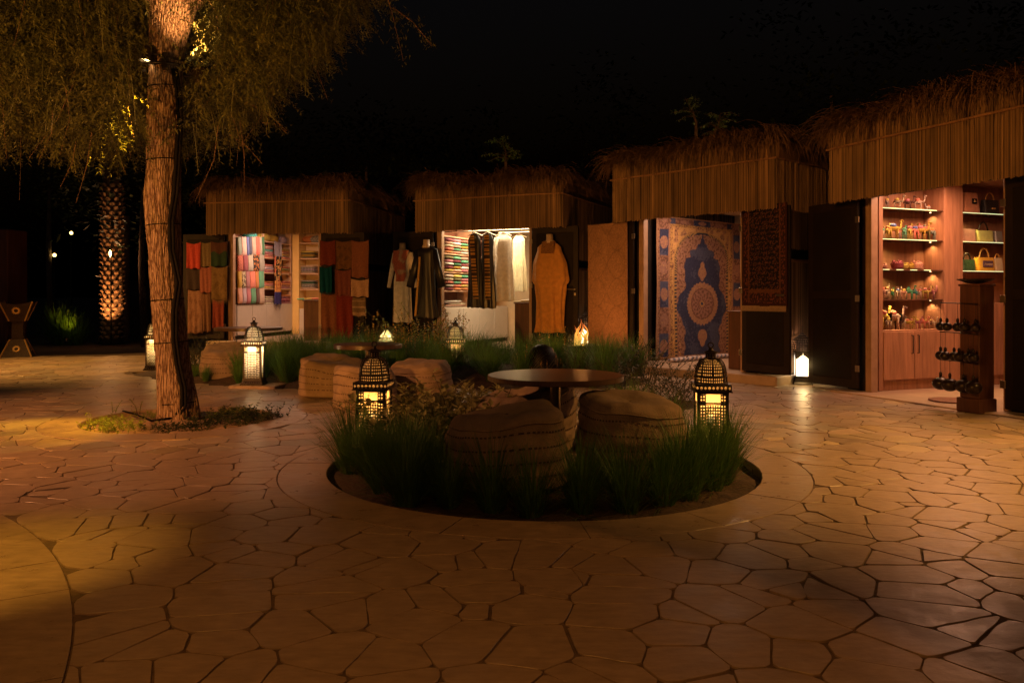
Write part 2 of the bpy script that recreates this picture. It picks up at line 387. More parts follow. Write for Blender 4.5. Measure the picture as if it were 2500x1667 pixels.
def stone_geo(mb, poly, h=0.0, tilt=(0, 0), th=.03):
    n = len(poly); cx = sum(p[0] for p in poly) / n; cy = sum(p[1] for p in poly) / n
    def z(p): return h + (p[0] - cx) * tilt[0] + (p[1] - cy) * tilt[1]
    vs = []; 
    for k, dz in ((0, -th), (0, -.0012), (.0012, 0)):
        for p in poly:
            dx, dy = p[0] - cx, p[1] - cy; L = max(math.hypot(dx, dy), .001)
            q = (p[0] - dx / L * k, p[1] - dy / L * k); vs.append((q[0], q[1], z(q) + dz))
    fs = [tuple(range(2 * n, 3 * n))]
    for r in range(2):
        for i in range(n): fs.append((r * n + i, r * n + (i + 1) % n, r * n + n + (i + 1) % n, r * n + n + i))
    mb.add(vs, fs)
stones = []
for (c, poly) in voronoi_cells():
    if any(math.hypot(c[0] - q[0], c[1] - q[1]) < r - .16 for q, r in CIRC): continue
    if in_poly(c[0], c[1], FAR): continue
    if c[0] < -5 and c[1] > 14.4 + (c[0] + 7) * .15: continue
    g = inset_poly(poly, .0038)
    if len(g) < 3: continue
    g = push_out(rough_edge(chaikin(g)))
    if len(g) < 3 or area(g) < .004: continue
    if area(g) and sum(g[i][0] * g[(i + 1) % len(g)][1] - g[(i + 1) % len(g)][0] * g[i][1] for i in range(len(g))) < 0: g = g[::-1]
    vis = abs(c[0]) < .66 * c[1] + .15 and c[1] > 2.05
    stones.append((c[1] + (0 if vis else 100), c, g))
stones.sort(key=lambda s: s[0])
field = MB()
for i, (_, c, g) in enumerate(stones):
    tl = (random.gauss(0, .004), random.gauss(0, .004)); h = random.uniform(-.002, .001)
    if i < 297:
        mb = MB(); stone_geo(mb, [(p[0] - c[0], p[1] - c[1]) for p in g], h, tl)
        mb.build('flagstone', STONE, pavement, mw=Matrix.Translation((c[0], c[1], 0)))
    else: stone_geo(field, g, h, tl)
tag(field.build('flagstone_field', STONE, pavement), kind='stuff')
def ring(C, ri, ro, n, a0=0.0, a1=2 * PI):
    for k in range(n):
        b0 = a0 + (a1 - a0) * k / n; b1 = a0 + (a1 - a0) * (k + 1) / n
        g = .0022 / ro; m = max(4, int((b1 - b0) / .09))
        P = [(C[0] + ro * math.cos(b0 + g + (b1 - b0 - 2 * g) * i / m), C[1] + ro * math.sin(b0 + g + (b1 - b0 - 2 * g) * i / m)) for i in range(m + 1)]
        P += [(C[0] + ri * math.cos(b1 - g - (b1 - b0 - 2 * g) * i / m), C[1] + ri * math.sin(b1 - g - (b1 - b0 - 2 * g) * i / m)) for i in range(m + 1)]
        mb = MB(); h = random.uniform(-.0008, .0008); w = m + 1
        # curved slab: top, chamfer, outer and inner sides
        vs = []; fs = []
        for i in range(w):
            a = b0 + g + (b1 - b0 - 2 * g) * i / m; ca, sa = math.cos(a), math.sin(a)
            for r, z in ((ri, -.07), (ri, -.006), (ri + .006, 0), (ro - .0015, 0), (ro, -.0015), (ro, -.03)): vs.append((C[0] + r * ca, C[1] + r * sa, z + h))
        for i in range(m):
            for j in range(5): fs.append((i * 6 + j, i * 6 + j + 1, i * 6 + 7 + j, i * 6 + 6 + j))
        fs = [f[::-1] for f in fs]
        fs.append((0, 1, 2, 3, 4, 5)); fs.append(tuple(m * 6 + q for q in (5, 4, 3, 2, 1, 0)))
        mb.add(vs, fs).build('ring_slab', SLAB, pavement)
ring(C1, R1i, R1o, 15, .2, .2 + 2 * PI); ring(C2, R2i, R2o, 11, .5, .5 + 2 * PI); ring(C3, R3i, R3o, 22, -.3, 1.6)
def bed(name, C, r, zc, ze, m, rough=.02):
    def fn(u, v):
        a = 2 * PI * u; rr = r * (1 - v) + .001; x, y = C[0] + rr * math.cos(a), C[1] + rr * math.sin(a)
        return (x, y, ze + (zc - ze) * v ** .7 + mnoise.noise(Vector((x * 4, y * 4, 0))) * rough + mnoise.noise(Vector((x * 15, y * 15, 3))) * rough * .5)
    o = MB().grid(fn, 80, 26, True).build(name, m, smooth=True); return tag(o, kind='structure')
bed('planting_bed_soil', C1, R1i + .015, -.02, -.05, SOIL, .03)
bed('tree_pit_sand', C2, R2i + .015, -.01, -.045, SAND, .018)
fc = (-1.9, 10.95)
def farfn(u, v):
    k = u * len(FAR); i = int(k) % len(FAR); t = k - int(k); a, b = FAR[i], FAR[(i + 1) % len(FAR)]
    x, y = a[0] + (b[0] - a[0]) * t, a[1] + (b[1] - a[1]) * t; x = x + (fc[0] - x) * v; y = y + (fc[1] - y) * v
    return (x, y, -.03 + .22 * min(1, v * 2.2) + mnoise.noise(Vector((x * 3, y * 3, 0))) * .03)
tag(MB().grid(farfn, 90, 20, True).build('mounded_bed_soil', SOIL, smooth=True), kind='structure')

# ------------------------------------------------------------------ the four kiosks
def unit(x, y): L = math.hypot(x, y); return (x / L, y / L)
KD = [((-5.10, 13.66), unit(.987, -.162), .30, 2.60), ((-1.55, 13.10), unit(.915, -.404), .20, 2.57), ((1.40, 11.40), unit(.668, -.744), .11, 2.66), ((3.50, 9.03), unit(.373, -.928), .015, 2.66)]
def KM(k):
    (ox, oy), (dx, dy), pl, rz = KD[k]; return Matrix.Translation((ox, oy, 0)) @ Matrix.Rotation(math.atan2(dy, dx), 4, 'Z')
def kpt(k, x, y):
    (ox, oy), (dx, dy), _, _ = KD[k]; return (ox + dx * x - dy * y, oy + dy * x + dx * y)
def kfront(k, px, py, c):       # photo pixel -> (x, z) on the kiosk plane y = c
    (ox, oy), (dx, dy), _, _ = KD[k]; r = (px - PX) / F
    ax, ay = ox - dy * c, oy + dx * c; x = (r * ay - ax) / (dx - r * dy); Y = ay + dy * x
    return x, CH + (YH - py) * Y / F
def kleft(k, px, py, c):        # photo pixel -> (y, z) on the kiosk plane x = c
    (ox, oy), (dx, dy), _, _ = KD[k]; r = (px - PX) / F
    ax, ay = ox + dx * c, oy + dy * c; y = (r * ay - ax) / (-dy - r * dx); Y = ay + dx * y
    return y, CH + (YH - py) * Y / F
def reeds(mb, p0, p1, z0, z1, out, w=.0155):
    p0 = Vector((*p0, 0)); p1 = Vector((*p1, 0)); L = (p1 - p0).length; t = (p1 - p0) / L; o = Vector((*out, 0)); n = int(L / w)
    for i in range(n):
        c = p0 + t * (w * (i + .5)); d = random.uniform(-.004, .005); ww = w * random.uniform(.38, .52); j = random.uniform(-.012, .012); s = random.uniform(-.004, .004)
        vs = []
        for z, sh in ((z0 + j, 0), (z1, s)):
            q = c + t * sh
            for a, b in ((-ww, 0), (0, .008), (ww, 0)): vs.append(tuple(q + t * a + o * (b + d) + Vector((0, 0, z))))
        mb.add(vs, [(0, 1, 4, 3), (1, 2, 5, 4), (0, 2, 1)])
def thatch(mb, k, rz, dens=1.0):
    # blades rooted along the roof edge that lean out and droop, plus ragged ones lying on the hump
    edges = [((-.04, -.02), (.12, .02), (-.9, -.35), 170), ((2.40, 0), (2.53, 0), (.8, -.6), 90), ((0, 0), (2.5, 0), (0, -1), 1900), ((2.5, 0), (2.5, 3.1), (1, 0), 800), ((0, 3.1), (0, 0), (-1, 0), 800)]
    for a, b, o, n in edges:
        for i in range(int(n * dens)):
            if i % 9 == 0: tc_ = random.random(); ac_ = random.gauss(0, .5); lc_ = random.uniform(-.25, .5); Lc_ = random.uniform(.2, .52)
            t = min(1, max(0, tc_ + random.gauss(0, .012))); x = a[0] + (b[0] - a[0]) * t; y = a[1] + (b[1] - a[1]) * t
            inn = random.uniform(-.02, .30); x -= o[0] * inn; y -= o[1] * inn
            z = rz + .20 + .17 * min(1, inn / .22 + .1) + .03 * math.sin(t * 9 + k) + random.uniform(-.03, .025)
            L = Lc_ * random.uniform(.7, 1.2); ang = math.atan2(o[1], o[0]) + ac_ + random.gauss(0, .16); lift = lc_ + random.gauss(0, .12)
            w = random.uniform(.004, .009); dx, dy = math.cos(ang), math.sin(ang); wx, wy = -dy * w, dx * w
            pts = []; px_, py_, pz_ = x, y, z; el = lift; m = 4
            for s in range(m + 1):
                pts.append((px_, py_, pz_)); px_ += dx * math.cos(el) * L / m; py_ += dy * math.cos(el) * L / m; pz_ += math.sin(el) * L / m
                el -= random.uniform(.25, .62)
            vs = []
            for s, p in enumerate(pts):
                q = 1 - s / m * .8; vs += [(p[0] - wx * q, p[1] - wy * q, p[2]), (p[0] + wx * q, p[1] + wy * q, p[2] + .003)]
            mb.add(vs, [(2 * s, 2 * s + 1, 2 * s + 3, 2 * s + 2) for s in range(m)])
KLAB = ['scarf kiosk at far left, reed front, shelves of rolled scarves inside', 'clothing kiosk, second from left, with white and black robes hanging inside',
        'rug kiosk, third from left, with a large blue arch rug in its doorway', 'souvenir kiosk at right edge with lit shelves of figurines and handbags']
KIOSK = []
DOORW = .76
def door(name, root, hx, hy, ang, side, handle=True, dark=DARK):
    # side=-1: the leaf runs from the hinge towards -x when ang=0
    M = T(hx, hy, 0, ang); z0, z1 = root['pl'] + .03, 2.10
    d = MB(); x0, x1 = (-DOORW, -.01) if side < 0 else (.01, DOORW)
    d.bbox(x0, x1, -.02, .02, z0, z1, .006); o = d.build('door', DARKF, root, mw=M)
    p = MB()
    for a, b in ((z0 + .09, z0 + .98), (z0 + 1.06, z1 - .09)): p.bbox(x0 + .075, x1 - .075, -.026, .026, a, b, .01)
    p.build('door_panel', dark, o)
    if handle:
        h = MB(); hx_ = (x0 + .05) if side < 0 else (x1 - .05); hz = z0 + .92
        h.tube([(hx_, -.02, hz), (hx_, -.065, hz)], .011, 8); h.tube([(hx_, -.062, hz), (hx_ - side * .11 * (1), -.062, hz + .004)], [.011, .009], 8)
        MB().bbox(hx_ - .014, hx_ + .014, -.028, -.0205, hz - .09, hz - .05, .003).build('lock_plate', STEEL, o)
        h.build('handle', STEEL, o, smooth=False)
    for hz in (z0 + .22, z0 + .98, z1 - .22):
        MB().bbox(-.028, .028, -.034, -.021, hz - .035, hz + .035, .003).build('hinge', STEEL, o)
    return o
for k in range(4):
    M = KM(k); pl, rz = KD[k][2], KD[k][3]; D = 3.1
    root = empty('kiosk', KLAB[k], 'kiosk', 'reed fronted thatched kiosks', mw=M); root['pl'] = pl; KIOSK.append(root)
    MB().bbox(-.02, 2.50, .02, D, -.02 if k < 3 else -.012, pl, .01).build('floor', mat('kiosk_floor', (.42, .31, .22), .45, var=.2, scale=3), root)
    MB().box(.0, 2.46, D - .08, D - .02, pl, 2.62).build('back_wall', CREAM if k < 3 else WOOD, root)
    MB().box(-.03, .0, .33, D - .08, pl, 2.62).build('side_wall', DARKF, root)
    MB().box(2.40, 2.44, .33, D - .08, pl, 2.62).build('side_wall', DARKF, root)
    MB().box(-.03, .26, .29, .33, pl, 2.62).build('front_wall', DARKF, root)
    MB().box(1.92, 2.44, .29, .33, pl, 2.62).build('front_wall', DARKF, root)
    MB().box(.26, 1.92, .29, .34, 2.12, 2.62).build('lintel', DARKF, root)
    for a_, b_, c_ in ((.30, .345, .345), (1.87, 1.915, .345), (.262, .298, .285)): MB().bbox(a_, b_, .25, c_, pl, 2.12, .004).build('door_post', STILE, root)
    MB().box(.0, 2.40, .34, D - .1, 2.36, 2.40).build('ceiling', CREAM if k < 3 else WOOD, root)
    MB().bbox(-.02, 2.52, .02, D + .05, 2.64, rz + .18, .02).build('roof', THATCH, root)
    hump = MB(); hump.grid(lambda u, v: (-.0 + 2.5 * u, .02 + 3.1 * v, rz + .16 + .20 * min(1, 6 * min(u, 1 - u) + .0) ** .6 * min(1, 7 * min(v, 1 - v)) ** .6 + mnoise.noise(Vector((u * 9, v * 11, k))) * .03), 34, 34)
    hump.build('roof_hump', mat('thatch_mass', (.17, .10, .055), .95, var=.6, scale=30, bump=1.0, bscale=70), root)
    # reed screens (front and sides) with their battens
    for a, b, o in (((0, 0), (2.5, 0), (0, -1)), ((2.5, 0), (2.5, D), (1, 0)), ((0, D), (0, 0), (-1, 0))):
        r = MB(); reeds(r, a, b, 2.07, rz + .22, o); tag(r.build('reed_screen', REED, root), kind='stuff')
        q = MB(); n = Vector((*o, 0)); A = Vector((*a, 0)); B = Vector((*b, 0))
        q.tube([A + n * .016 + (A - B).normalized() * .03 + Vector((0, 0, rz))] + [A + (B - A) * t + n * .018 + Vector((0, 0, rz + random.uniform(-.004, .004))) for t in (.2, .4, .6, .8)] + [B + n * .016 + Vector((0, 0, rz))], .012, 6)
        q.build('batten', BATTEN, root)
    MB().box(.01, 2.49, .012, .04, 2.09, rz + .18).build('screen_backing', DARKF, root)
    # right side wall: upper reed curtain, dark gap, framed lower reed panel
    for x, o in ((2.44, 1), (-.03, -1)):
        r = MB(); reeds(r, (x + .012 * o, .34), (x + .012 * o, D - .04), 1.62, 2.66, (o, 0)); tag(r.build('upper_side_reeds', REED, root), kind='stuff')
        r = MB(); reeds(r, (x + .012 * o, .40), (x + .012 * o, D - .10), .12, 1.46, (o, 0)); tag(r.build('lower_side_reeds', REED, root), kind='stuff')
        q = MB(); xa, xb = sorted((x, x + .035 * o)); q.bbox(xa, xb, .36, .40, .06, 1.50, .004); q.bbox(xa, xb, D - .10, D - .06, .06, 1.50, .004); q.bbox(xa, xb, .40, D - .10, 1.46, 1.50, .004); q.bbox(xa, xb, .40, D - .10, .06, .11, .004)
        q.build('side_panel_frame', BATTEN, root)
    th = MB(); thatch(th, k, rz); tag(th.build('thatch', THATCH, root), kind='stuff')
    door('door', root, .235, .19, R(0 if k < 3 else 0), -1, handle=False)
    door('door', root, 1.935, .19, R(-13 if k == 2 else (0 if k < 3 else -4)), 1)
    # ceiling lamp
    cl = MB().bbox(.55, 1.75, .75, 1.05, 2.33, 2.357, .004).build('ceiling_lamp', emat('lamp_white%d' % k, [(1, .72, .5), (1, .86, .62), (1, .7, .5), (1, .5, .28)][k], [5, 9, 5, 1.5][k]), root)
    al = bpy.data.lights.new('kiosk_light', 'AREA'); al.shape = 'RECTANGLE'; al.size = 1.3; al.size_y = .7
    al.energy = [37, 58, 36, 56][k]; al.color = [(1, .56, .34), (1, .70, .38), (1, .56, .34), (1, .46, .25)][k]
    ao = bpy.data.objects.new('kiosk_light', al); COL.objects.link(ao); ao.parent = root; ao.matrix_basis = T(1.1, .95, 2.30)

def inkiosk(k, x, y, z, rz=0): return KM(k) @ T(x, y, z, rz)

# ---- colours of cloth
def cloth_mat(c, pat=None, c2=(.03, .02, .02), sc=30):
    key = 'cloth_%02x%02x%02x_%s' % (int(c[0] * 255), int(c[1] * 255), int(c[2] * 255), pat or 'p')
    if key in MATS: return MATS[key]
    if not pat: return mat(key, c, .85, var=.18, scale=18, bump=.35, bscale=150, sheen=.2)
    N = NT(key); N.b.inputs['Roughness'].default_value = .85
    tc = N.node('ShaderNodeTexCoord')
    if pat == 'flower':
        v = N.node('ShaderNodeTexVoronoi'); v.inputs['Scale'].default_value = sc; N.l(tc.outputs['Object'], v.inputs['Vector']); src = v.outputs['Distance']; lo, hi = .38, .46
    elif pat == 'stripe':
        v = N.node('ShaderNodeTexWave'); v.bands_direction = 'Z'; v.inputs['Scale'].default_value = sc; v.inputs['Distortion'].default_value = .6; N.l(tc.outputs['Object'], v.inputs['Vector']); src = v.outputs[0]; lo, hi = .4, .6
    else:
        v = N.node('ShaderNodeTexMagic', turbulence_depth=2); v.inputs['Scale'].default_value = sc; N.l(tc.outputs['Object'], v.inputs['Vector']); src = v.outputs[1]; lo, hi = .4, .6
    r = N.node('ShaderNodeValToRGB'); r.color_ramp.elements[0].position = lo; r.color_ramp.elements[1].position = hi
    r.color_ramp.elements[0].color = (*c, 1); r.color_ramp.elements[1].color = (*c2, 1); N.l(src, r.inputs[0]); N.l(r.outputs[0], N.b.inputs['Base Color'])
    MATS[key] = N.m; return N.m
CN = {'grey green': (.26, .33, .30), 'pale pink': (.62, .42, .40), 'royal blue': (.08, .12, .38), 'navy': (.035, .045, .11), 'taupe': (.36, .27, .24), 'red': (.60, .10, .08), 'grey': (.30, .29, .27), 'bottle green': (.02, .13, .06),
      'coral': (.68, .20, .15), 'maroon': (.26, .05, .08), 'stone grey': (.42, .38, .33), 'mustard': (.52, .33, .05), 'mauve': (.38, .16, .19), 'orange': (.58, .22, .07), 'jade green': (.10, .36, .22),
      'salmon': (.68, .36, .28), 'lilac': (.50, .40, .52), 'rose pink': (.50, .17, .22), 'dark brown': (.12, .05, .04), 'beige': (.56, .42, .34), 'teal': (.05, .33, .34), 'cream': (.62, .56, .40), 'black': (.02, .018, .018), 'white': (.74, .72, .68), 'yellow': (.60, .45, .10), 'olive': (.22, .19, .07)}
UNIT_PIL = {}
def pillow_mesh(key, e=.35, p=.35):
    if key not in UNIT_PIL:
        m = MB(); m.blob((0, 0, 0), (.5, .5, .5), 14, 8, e, p); UNIT_PIL[key] = m
    return UNIT_PIL[key]
def soft(name, k, c, size, material, label, cat, group=None, e=.35, p=.35, rz=0, wob=.0):
    src = pillow_mesh((e, p), e, p); m = MB()
    m.add([(v[0] * size[0] + wob * random.uniform(-1, 1) * size[0], v[1] * size[1], v[2] * size[2] * (1 + wob * 2 * math.sin(v[0] * 6))) for v in src.v], src.f)
    o = m.build(name, material, smooth=True, mw=inkiosk(k, *c, rz)); return tag(o, label, cat, group)
ORD = ['first', 'second', 'third', 'fourth', 'fifth', 'sixth', 'seventh', 'eighth', 'ninth', 'tenth', 'eleventh', 'twelfth', 'thirteenth', 'fourteenth']
ROWN = ['top', 'second', 'third', 'bottom']

# ---- shelving along the left inner wall of each kiosk: recess between x=.02 and x=.30
def shelving(k, y0, y1, levels, zc, wood=WOOD, base=WHITEL, backm=None, dividers=(), ztop=2.36, lip=.022):
    pl = KD[k][2]
    r = empty('shelf_unit', ['built in cream shelf unit along left wall inside the scarf kiosk', 'built in shelf unit of folded shawls inside the clothing kiosk', 'low wooden shelf inside the rug kiosk', 'wooden display cabinet with lit glass shelves inside the souvenir kiosk'][k], 'shelves', mw=KM(k))
    MB().box(.003, .02, y0, y1, pl, ztop).build('back_panel', backm or wood, r)
    for z in levels:
        MB().bbox(.02, .30, y0 + .002, y1 - .002, z - lip, z, .003).build('shelf', wood, r)
    for y in list(dividers):
        MB().bbox(.021, .302, y - .012, y + .012, zc, ztop, .003).build('divider', wood, r)
    c = MB().bbox(.02, .30, y0, y1, pl + .07, zc, .003).build('cabinet', base, r)
    MB().box(.02, .26, y0 + .01, y1 - .01, pl + .001, pl + .07).build('kick_board', DARKF if k < 3 else WOOD, r)
    return r
# kiosk 1 -------------------------------------------------------------------
k = 0; s7 = 7.126
def c1(x, y): return 570 + x / s7, 560 + y / s7
lv = [kleft(0, *c1(500, y), .30)[1] for y in (190, 478, 742, 1022)]; zc0 = kleft(0, *c1(500, 1305), .30)[1]
yr = kleft(0, *c1(540, 300), .30)[0]; ye = kleft(0, *c1(1015, 300), .30)[0]
su = shelving(0, .40, ye, lv, zc0, wood=mat('cream_wood', (.60, .40, .27), .5, var=.15), dividers=(yr - .02, ye - .014), backm=mat('shelf_back', (.20, .08, .05), .7))
for i in range(4):
    y = .45 + i * (ye - .45) / 4
    MB().bbox(.3005, .316, y + .006, y + (ye - .45) / 4 - .006, KD[0][2] + .08, zc0 - .012, .004).build('cabinet_door', WHITEL, su)
rolls = [[(80, 140, 'grey green', 0), (145, 230, 'pale pink', 0), (232, 272, 'royal blue', 0), (272, 322, 'navy', 0), (325, 395, 'taupe', 0), (395, 458, 'red', 0), (462, 496, 'grey', 0), (496, 542, 'bottle green', 0)],
         [(80, 170, 'coral', 'magic'), (172, 258, 'maroon', 0), (258, 346, 'stone grey', 0), (350, 455, 'orange', 'flower'), (460, 542, 'grey', 0)],
         [(85, 148, 'mustard', 0), (150, 215, 'black', 'flower'), (217, 285, 'mauve', 0), (287, 385, 'coral', 0), (387, 442, 'orange', 0), (447, 535, 'jade green', 0)],
         [(85, 160, 'salmon', 0), (162, 230, 'lilac', 0), (232, 305, 'rose pink', 0), (307, 395, 'jade green', 0), (397, 456, 'dark brown', 0), (458, 540, 'beige', 0)]]
ry = [(128, 440), (420, 715), (722, 1008), (1012, 1292)]
for ri, row in enumerate(rolls):
    for a, b, cn, pat in row:
        ya, _ = kleft(0, *c1(a, 500), .34); yb, _ = kleft(0, *c1(b, 500), .34)
        zt = lv[ri] if ri == 0 else lv[ri]; ztop = kleft(0, *c1((a + b) / 2, ry[ri][0] + 6), .34)[1]; zbot = kleft(0, *c1((a + b) / 2, ry[ri][1]), .34)[1] - (.03 if ri < 3 else 0)
        m = cloth_mat(CN[cn], pat or None, (.03, .02, .02) if cn != 'black' else (.5, .42, .3), 26)
        w = max(.02, (yb - ya) * .97)
        # a folded scarf draped over the shelf edge: thick sheet with a rounded lower fold
        def fn(u, v, w=w, h=ztop - zbot):
            a_ = 2 * PI * u; x = math.copysign(abs(math.cos(a_)) ** .5, math.cos(a_)); y = math.copysign(abs(math.sin(a_)) ** .5, math.sin(a_))
            fat = .6 + .4 * math.sin(min(1, v * 6 + .05) * PI / 2) * (1 - .0) ; fat *= math.sqrt(max(.02, 1 - max(0, (.12 - v) / .12) ** 2)) if v < .12 else 1
            return (x * .026 * fat + .006 * math.sin(v * 5), y * w * .5 * (1 - .06 * (1 - v)) , h * v + .006 * math.sin(a_ * 5))
        o = MB().grid(fn, 20, 12, True).add([], []).build('rolled_scarf', m, smooth=True, mw=inkiosk(0, .325, (ya + yb) / 2, zbot))
        tag(o, '%s scarf folded over the %s shelf, kiosk at far left' % (cn + (' flowered' if pat == 'flower' else ' figured' if pat else ''), ROWN[ri]), 'scarf', 'scarves folded over the shelves')
stacks = [(548, 700, 242, 468, ['coral', 'pale pink', 'salmon', 'teal', 'pale pink', 'rose pink', 'salmon', 'coral'], 'top', 'left'), (552, 710, 592, 735, ['coral', 'pale pink', 'lilac', 'salmon', 'rose pink'], 'second', 'left'),
          (545, 700, 900, 1022, ['orange', 'coral', 'salmon', 'mustard'], 'third', 'left'), (545, 722, 1160, 1300, ['cream', 'cream', 'beige', 'cream'], 'bottom', 'left'),
          (828, 978, 290, 478, ['yellow', 'orange', 'salmon', 'mustard', 'beige', 'coral'], 'top', 'right'), (845, 985, 618, 745, ['coral', 'olive', 'mustard', 'orange'], 'second', 'right'),
          (865, 990, 888, 1024, ['coral', 'orange', 'salmon', 'mauve'], 'third', 'right'), (888, 1008, 1130, 1300, ['orange', 'mauve', 'rose pink', 'maroon', 'mauve'], 'bottom', 'right')]
for a, b, t, bt, cols, rn, sd in stacks:
    ya = kleft(0, *c1(a, 500), .27)[0]; yb = kleft(0, *c1(b, 500), .27)[0]
    z0 = {'top': lv[1], 'second': lv[2], 'third': lv[3], 'bottom': zc0}[rn]; hh = (bt - t) / s7 / F * 15.2
    n = len(cols); seen = {}
    for i, cn in enumerate(reversed(cols)):
        seen[cn] = seen.get(cn, 0) + 1
        lab = '%s folded shawl, %s from bottom in %s stack on the %s shelf' % (cn, ORD[i], sd, rn)
        soft('folded_shawl', 0, (.165 + random.uniform(-.006, .01), (ya + yb) / 2, z0 + hh * (i + .5) / n), (.25, (yb - ya) * random.uniform(.93, 1), hh / n * 1.02), cloth_mat(CN[cn], 'magic' if i % 2 else None, tuple(c * .35 for c in CN[cn]), 60), lab, 'shawl', 'folded shawls on the scarf kiosk shelves', .5, .25)
# loose cloths on the very top
for a, b, t, bt, cn in ((320, 445, 105, 160, 'teal'), (475, 690, 95, 165, 'yellow'), (690, 820, 100, 185, 'mustard'), (850, 960, 100, 200, 'lilac')):
    ya = kleft(0, *c1(a, 500), .28)[0]; yb = kleft(0, *c1(b, 500), .28)[0]
    soft('loose_shawl', 0, (.17, (ya + yb) / 2, lv[0] + .07), (.24, yb - ya, .16), cloth_mat(CN[cn], 'magic', tuple(c * .5 for c in CN[cn]), 20), 'crumpled %s shawl on the uppermost shelf under the ceiling' % cn, 'shawl', 'shawls on the uppermost shelf', .9, .8, wob=.06)
def vc_grid(name, fn, colfn, nu, nv, material, parent=None, mw=None, smooth=True):
    m = MB(); m.grid(fn, nu, nv); me = m.mesh(name, material, smooth); ca = me.color_attributes.new('Col', 'FLOAT_COLOR', 'POINT')
    cols = []
    for j in range(nv + 1):
        for i in range(nu + 1): cols += [*colfn(i / nu, j / nv), 1]
    ca.data.foreach_set('color', cols); return link(name, me, parent, mw)
VC = vcmat('printed_cloth'); VCR = vcmat('woven_rug', .95, .5)
def hang_cloth(name, k, x, y, z0, w, h, colfn, nu=24, nv=30, fold=.012, nf=3, label=None, cat='scarf', group=None, plane='front', fringe=0, rag=.01, material=None, rz=0, thick=True):
    ph = random.uniform(0, 6)
    def fn(u, v):
        X = (u - .5) * w * (1 + .04 * math.sin(v * 3 + ph)); zz = h * v - (1 - v) ** 6 * rag * math.sin(u * 11 + ph)
        dep = fold * math.sin(u * nf * 2 * PI + ph + .8 * v) * (1.15 - v) + fold * .4 * math.sin(u * nf * 5 + v * 4 + ph)
        return (X, dep, zz - .03 * math.sin(PI * u) * v ** 8)
    r = R(90) if plane == 'left' else 0
    o = vc_grid(name, fn, colfn, nu, nv, material or VC, mw=inkiosk(k, x, y, z0, r + rz))
    if thick:
        s = o.modifiers.new('thick', 'SOLIDIFY'); s.thickness = .006; s.offset = 0
    tag(o, label, cat, group)
    if fringe:
        f = MB(); n = int(w / .008)
        for i in range(n):
            u = (i + .5) / n; p = fn(u, 0); L = fringe * random.uniform(.7, 1.25); dx = random.uniform(-.006, .006)
            f.add([(p[0] - .0022, p[1], p[2] + .004), (p[0] + .0022, p[1], p[2] + .004), (p[0] + dx, p[1] + random.uniform(-.006, .006), p[2] - L)], [(0, 1, 2)])
        c = colfn(.5, 0); tag(f.build('fringe', cloth_mat(tuple(min(1, q) for q in c)), o), kind='stuff')
    return o
def hsh(a, b): 
    v = math.sin(a * 127.1 + b * 311.7) * 43758.5453; return v - math.floor(v)
def flor(u, v, base, acc, su_=9, sv=22, thr=.45):
    n = mnoise.noise(Vector((u * su_, v * sv, base[0] * 30))); n2 = mnoise.noise(Vector((u * su_ * 2.7, v * sv * 2.7, 5)))
    return acc if n + .6 * n2 > thr - .35 else base
def longscarf(u, v):
    if v < .20: return (.045, .04, .16)
    if v < .37: return (.60, .28, .08) if hsh(int(u * 12), int(v * 70)) > .25 else (.35, .10, .05)
    if v < .76: return flor(u, v, (.03, .022, .02), (.60, .33, .12), 4, 14, .42) if hsh(int(u * 5), int(v * 16)) > .22 else (.65, .17, .10)
    return (.34, .30, .38) if hsh(int(u * 14), int(v * 60)) > .3 else (.25, .22, .30)
y_, zt_ = kleft(0, *c1(770, 200), .34); zb_ = kleft(0, *c1(800, 1300), .34)[1]
hang_cloth('long_scarf', 0, .345, y_, zb_, .30, zt_ - zb_, longscarf, 26, 80, .012, 2, 'long scarf with black and orange print and navy tassels over white cabinet', 'scarf', None, 'left', fringe=.12)
# back wall of kiosk 1: post and right hand bays
pw = MB(); a0 = kfront(0, *c1(1017, 0), 2.68)[0]; a1 = kfront(0, *c1(1143, 0), 2.68)[0]
bw = empty('rear_shelf_unit', 'cream shelf unit with yellow lit post at the back of the scarf kiosk', 'shelves', mw=KM(0))
MB().bbox(a0 + .015, a1, 2.66, 3.0, KD[0][2], 2.355, .004).build('post', mat('lit_cream_paint', (.85, .60, .24), .5, var=.05), bw)  # cream post; the yellow light on it is put into the colour
for q in (1.9, 1.1): l = spot('added_post_light', (0, 0, 0), (0, 0, -1), 7, (1, .62, .22), 60, .8, .02); l.parent = bw; l.matrix_basis = T(a1 + .0, 2.2, 2.3)  # spots without a fixture, added to brighten the post
blv = [kfront(0, *c1(1250, y), 2.70)[1] for y in (232, 500, 765, 1035)]
for z in blv: MB().bbox(a1 + .003, a1 + .95, 2.70, 2.99, z - .024, z, .003).build('shelf', mat('cream_wood', (.6, .4, .27)), bw)
MB().bbox(a1 + .003, a1 + .95, 2.68, 2.99, KD[0][2], KD[0][2] + .5, .003).build('cabinet', WHITEL, bw)
MB().bbox(a1 + .96, a1 + .99, 2.66, 2.99, KD[0][2], 2.355, .003).build('side_panel', CREAM, bw)
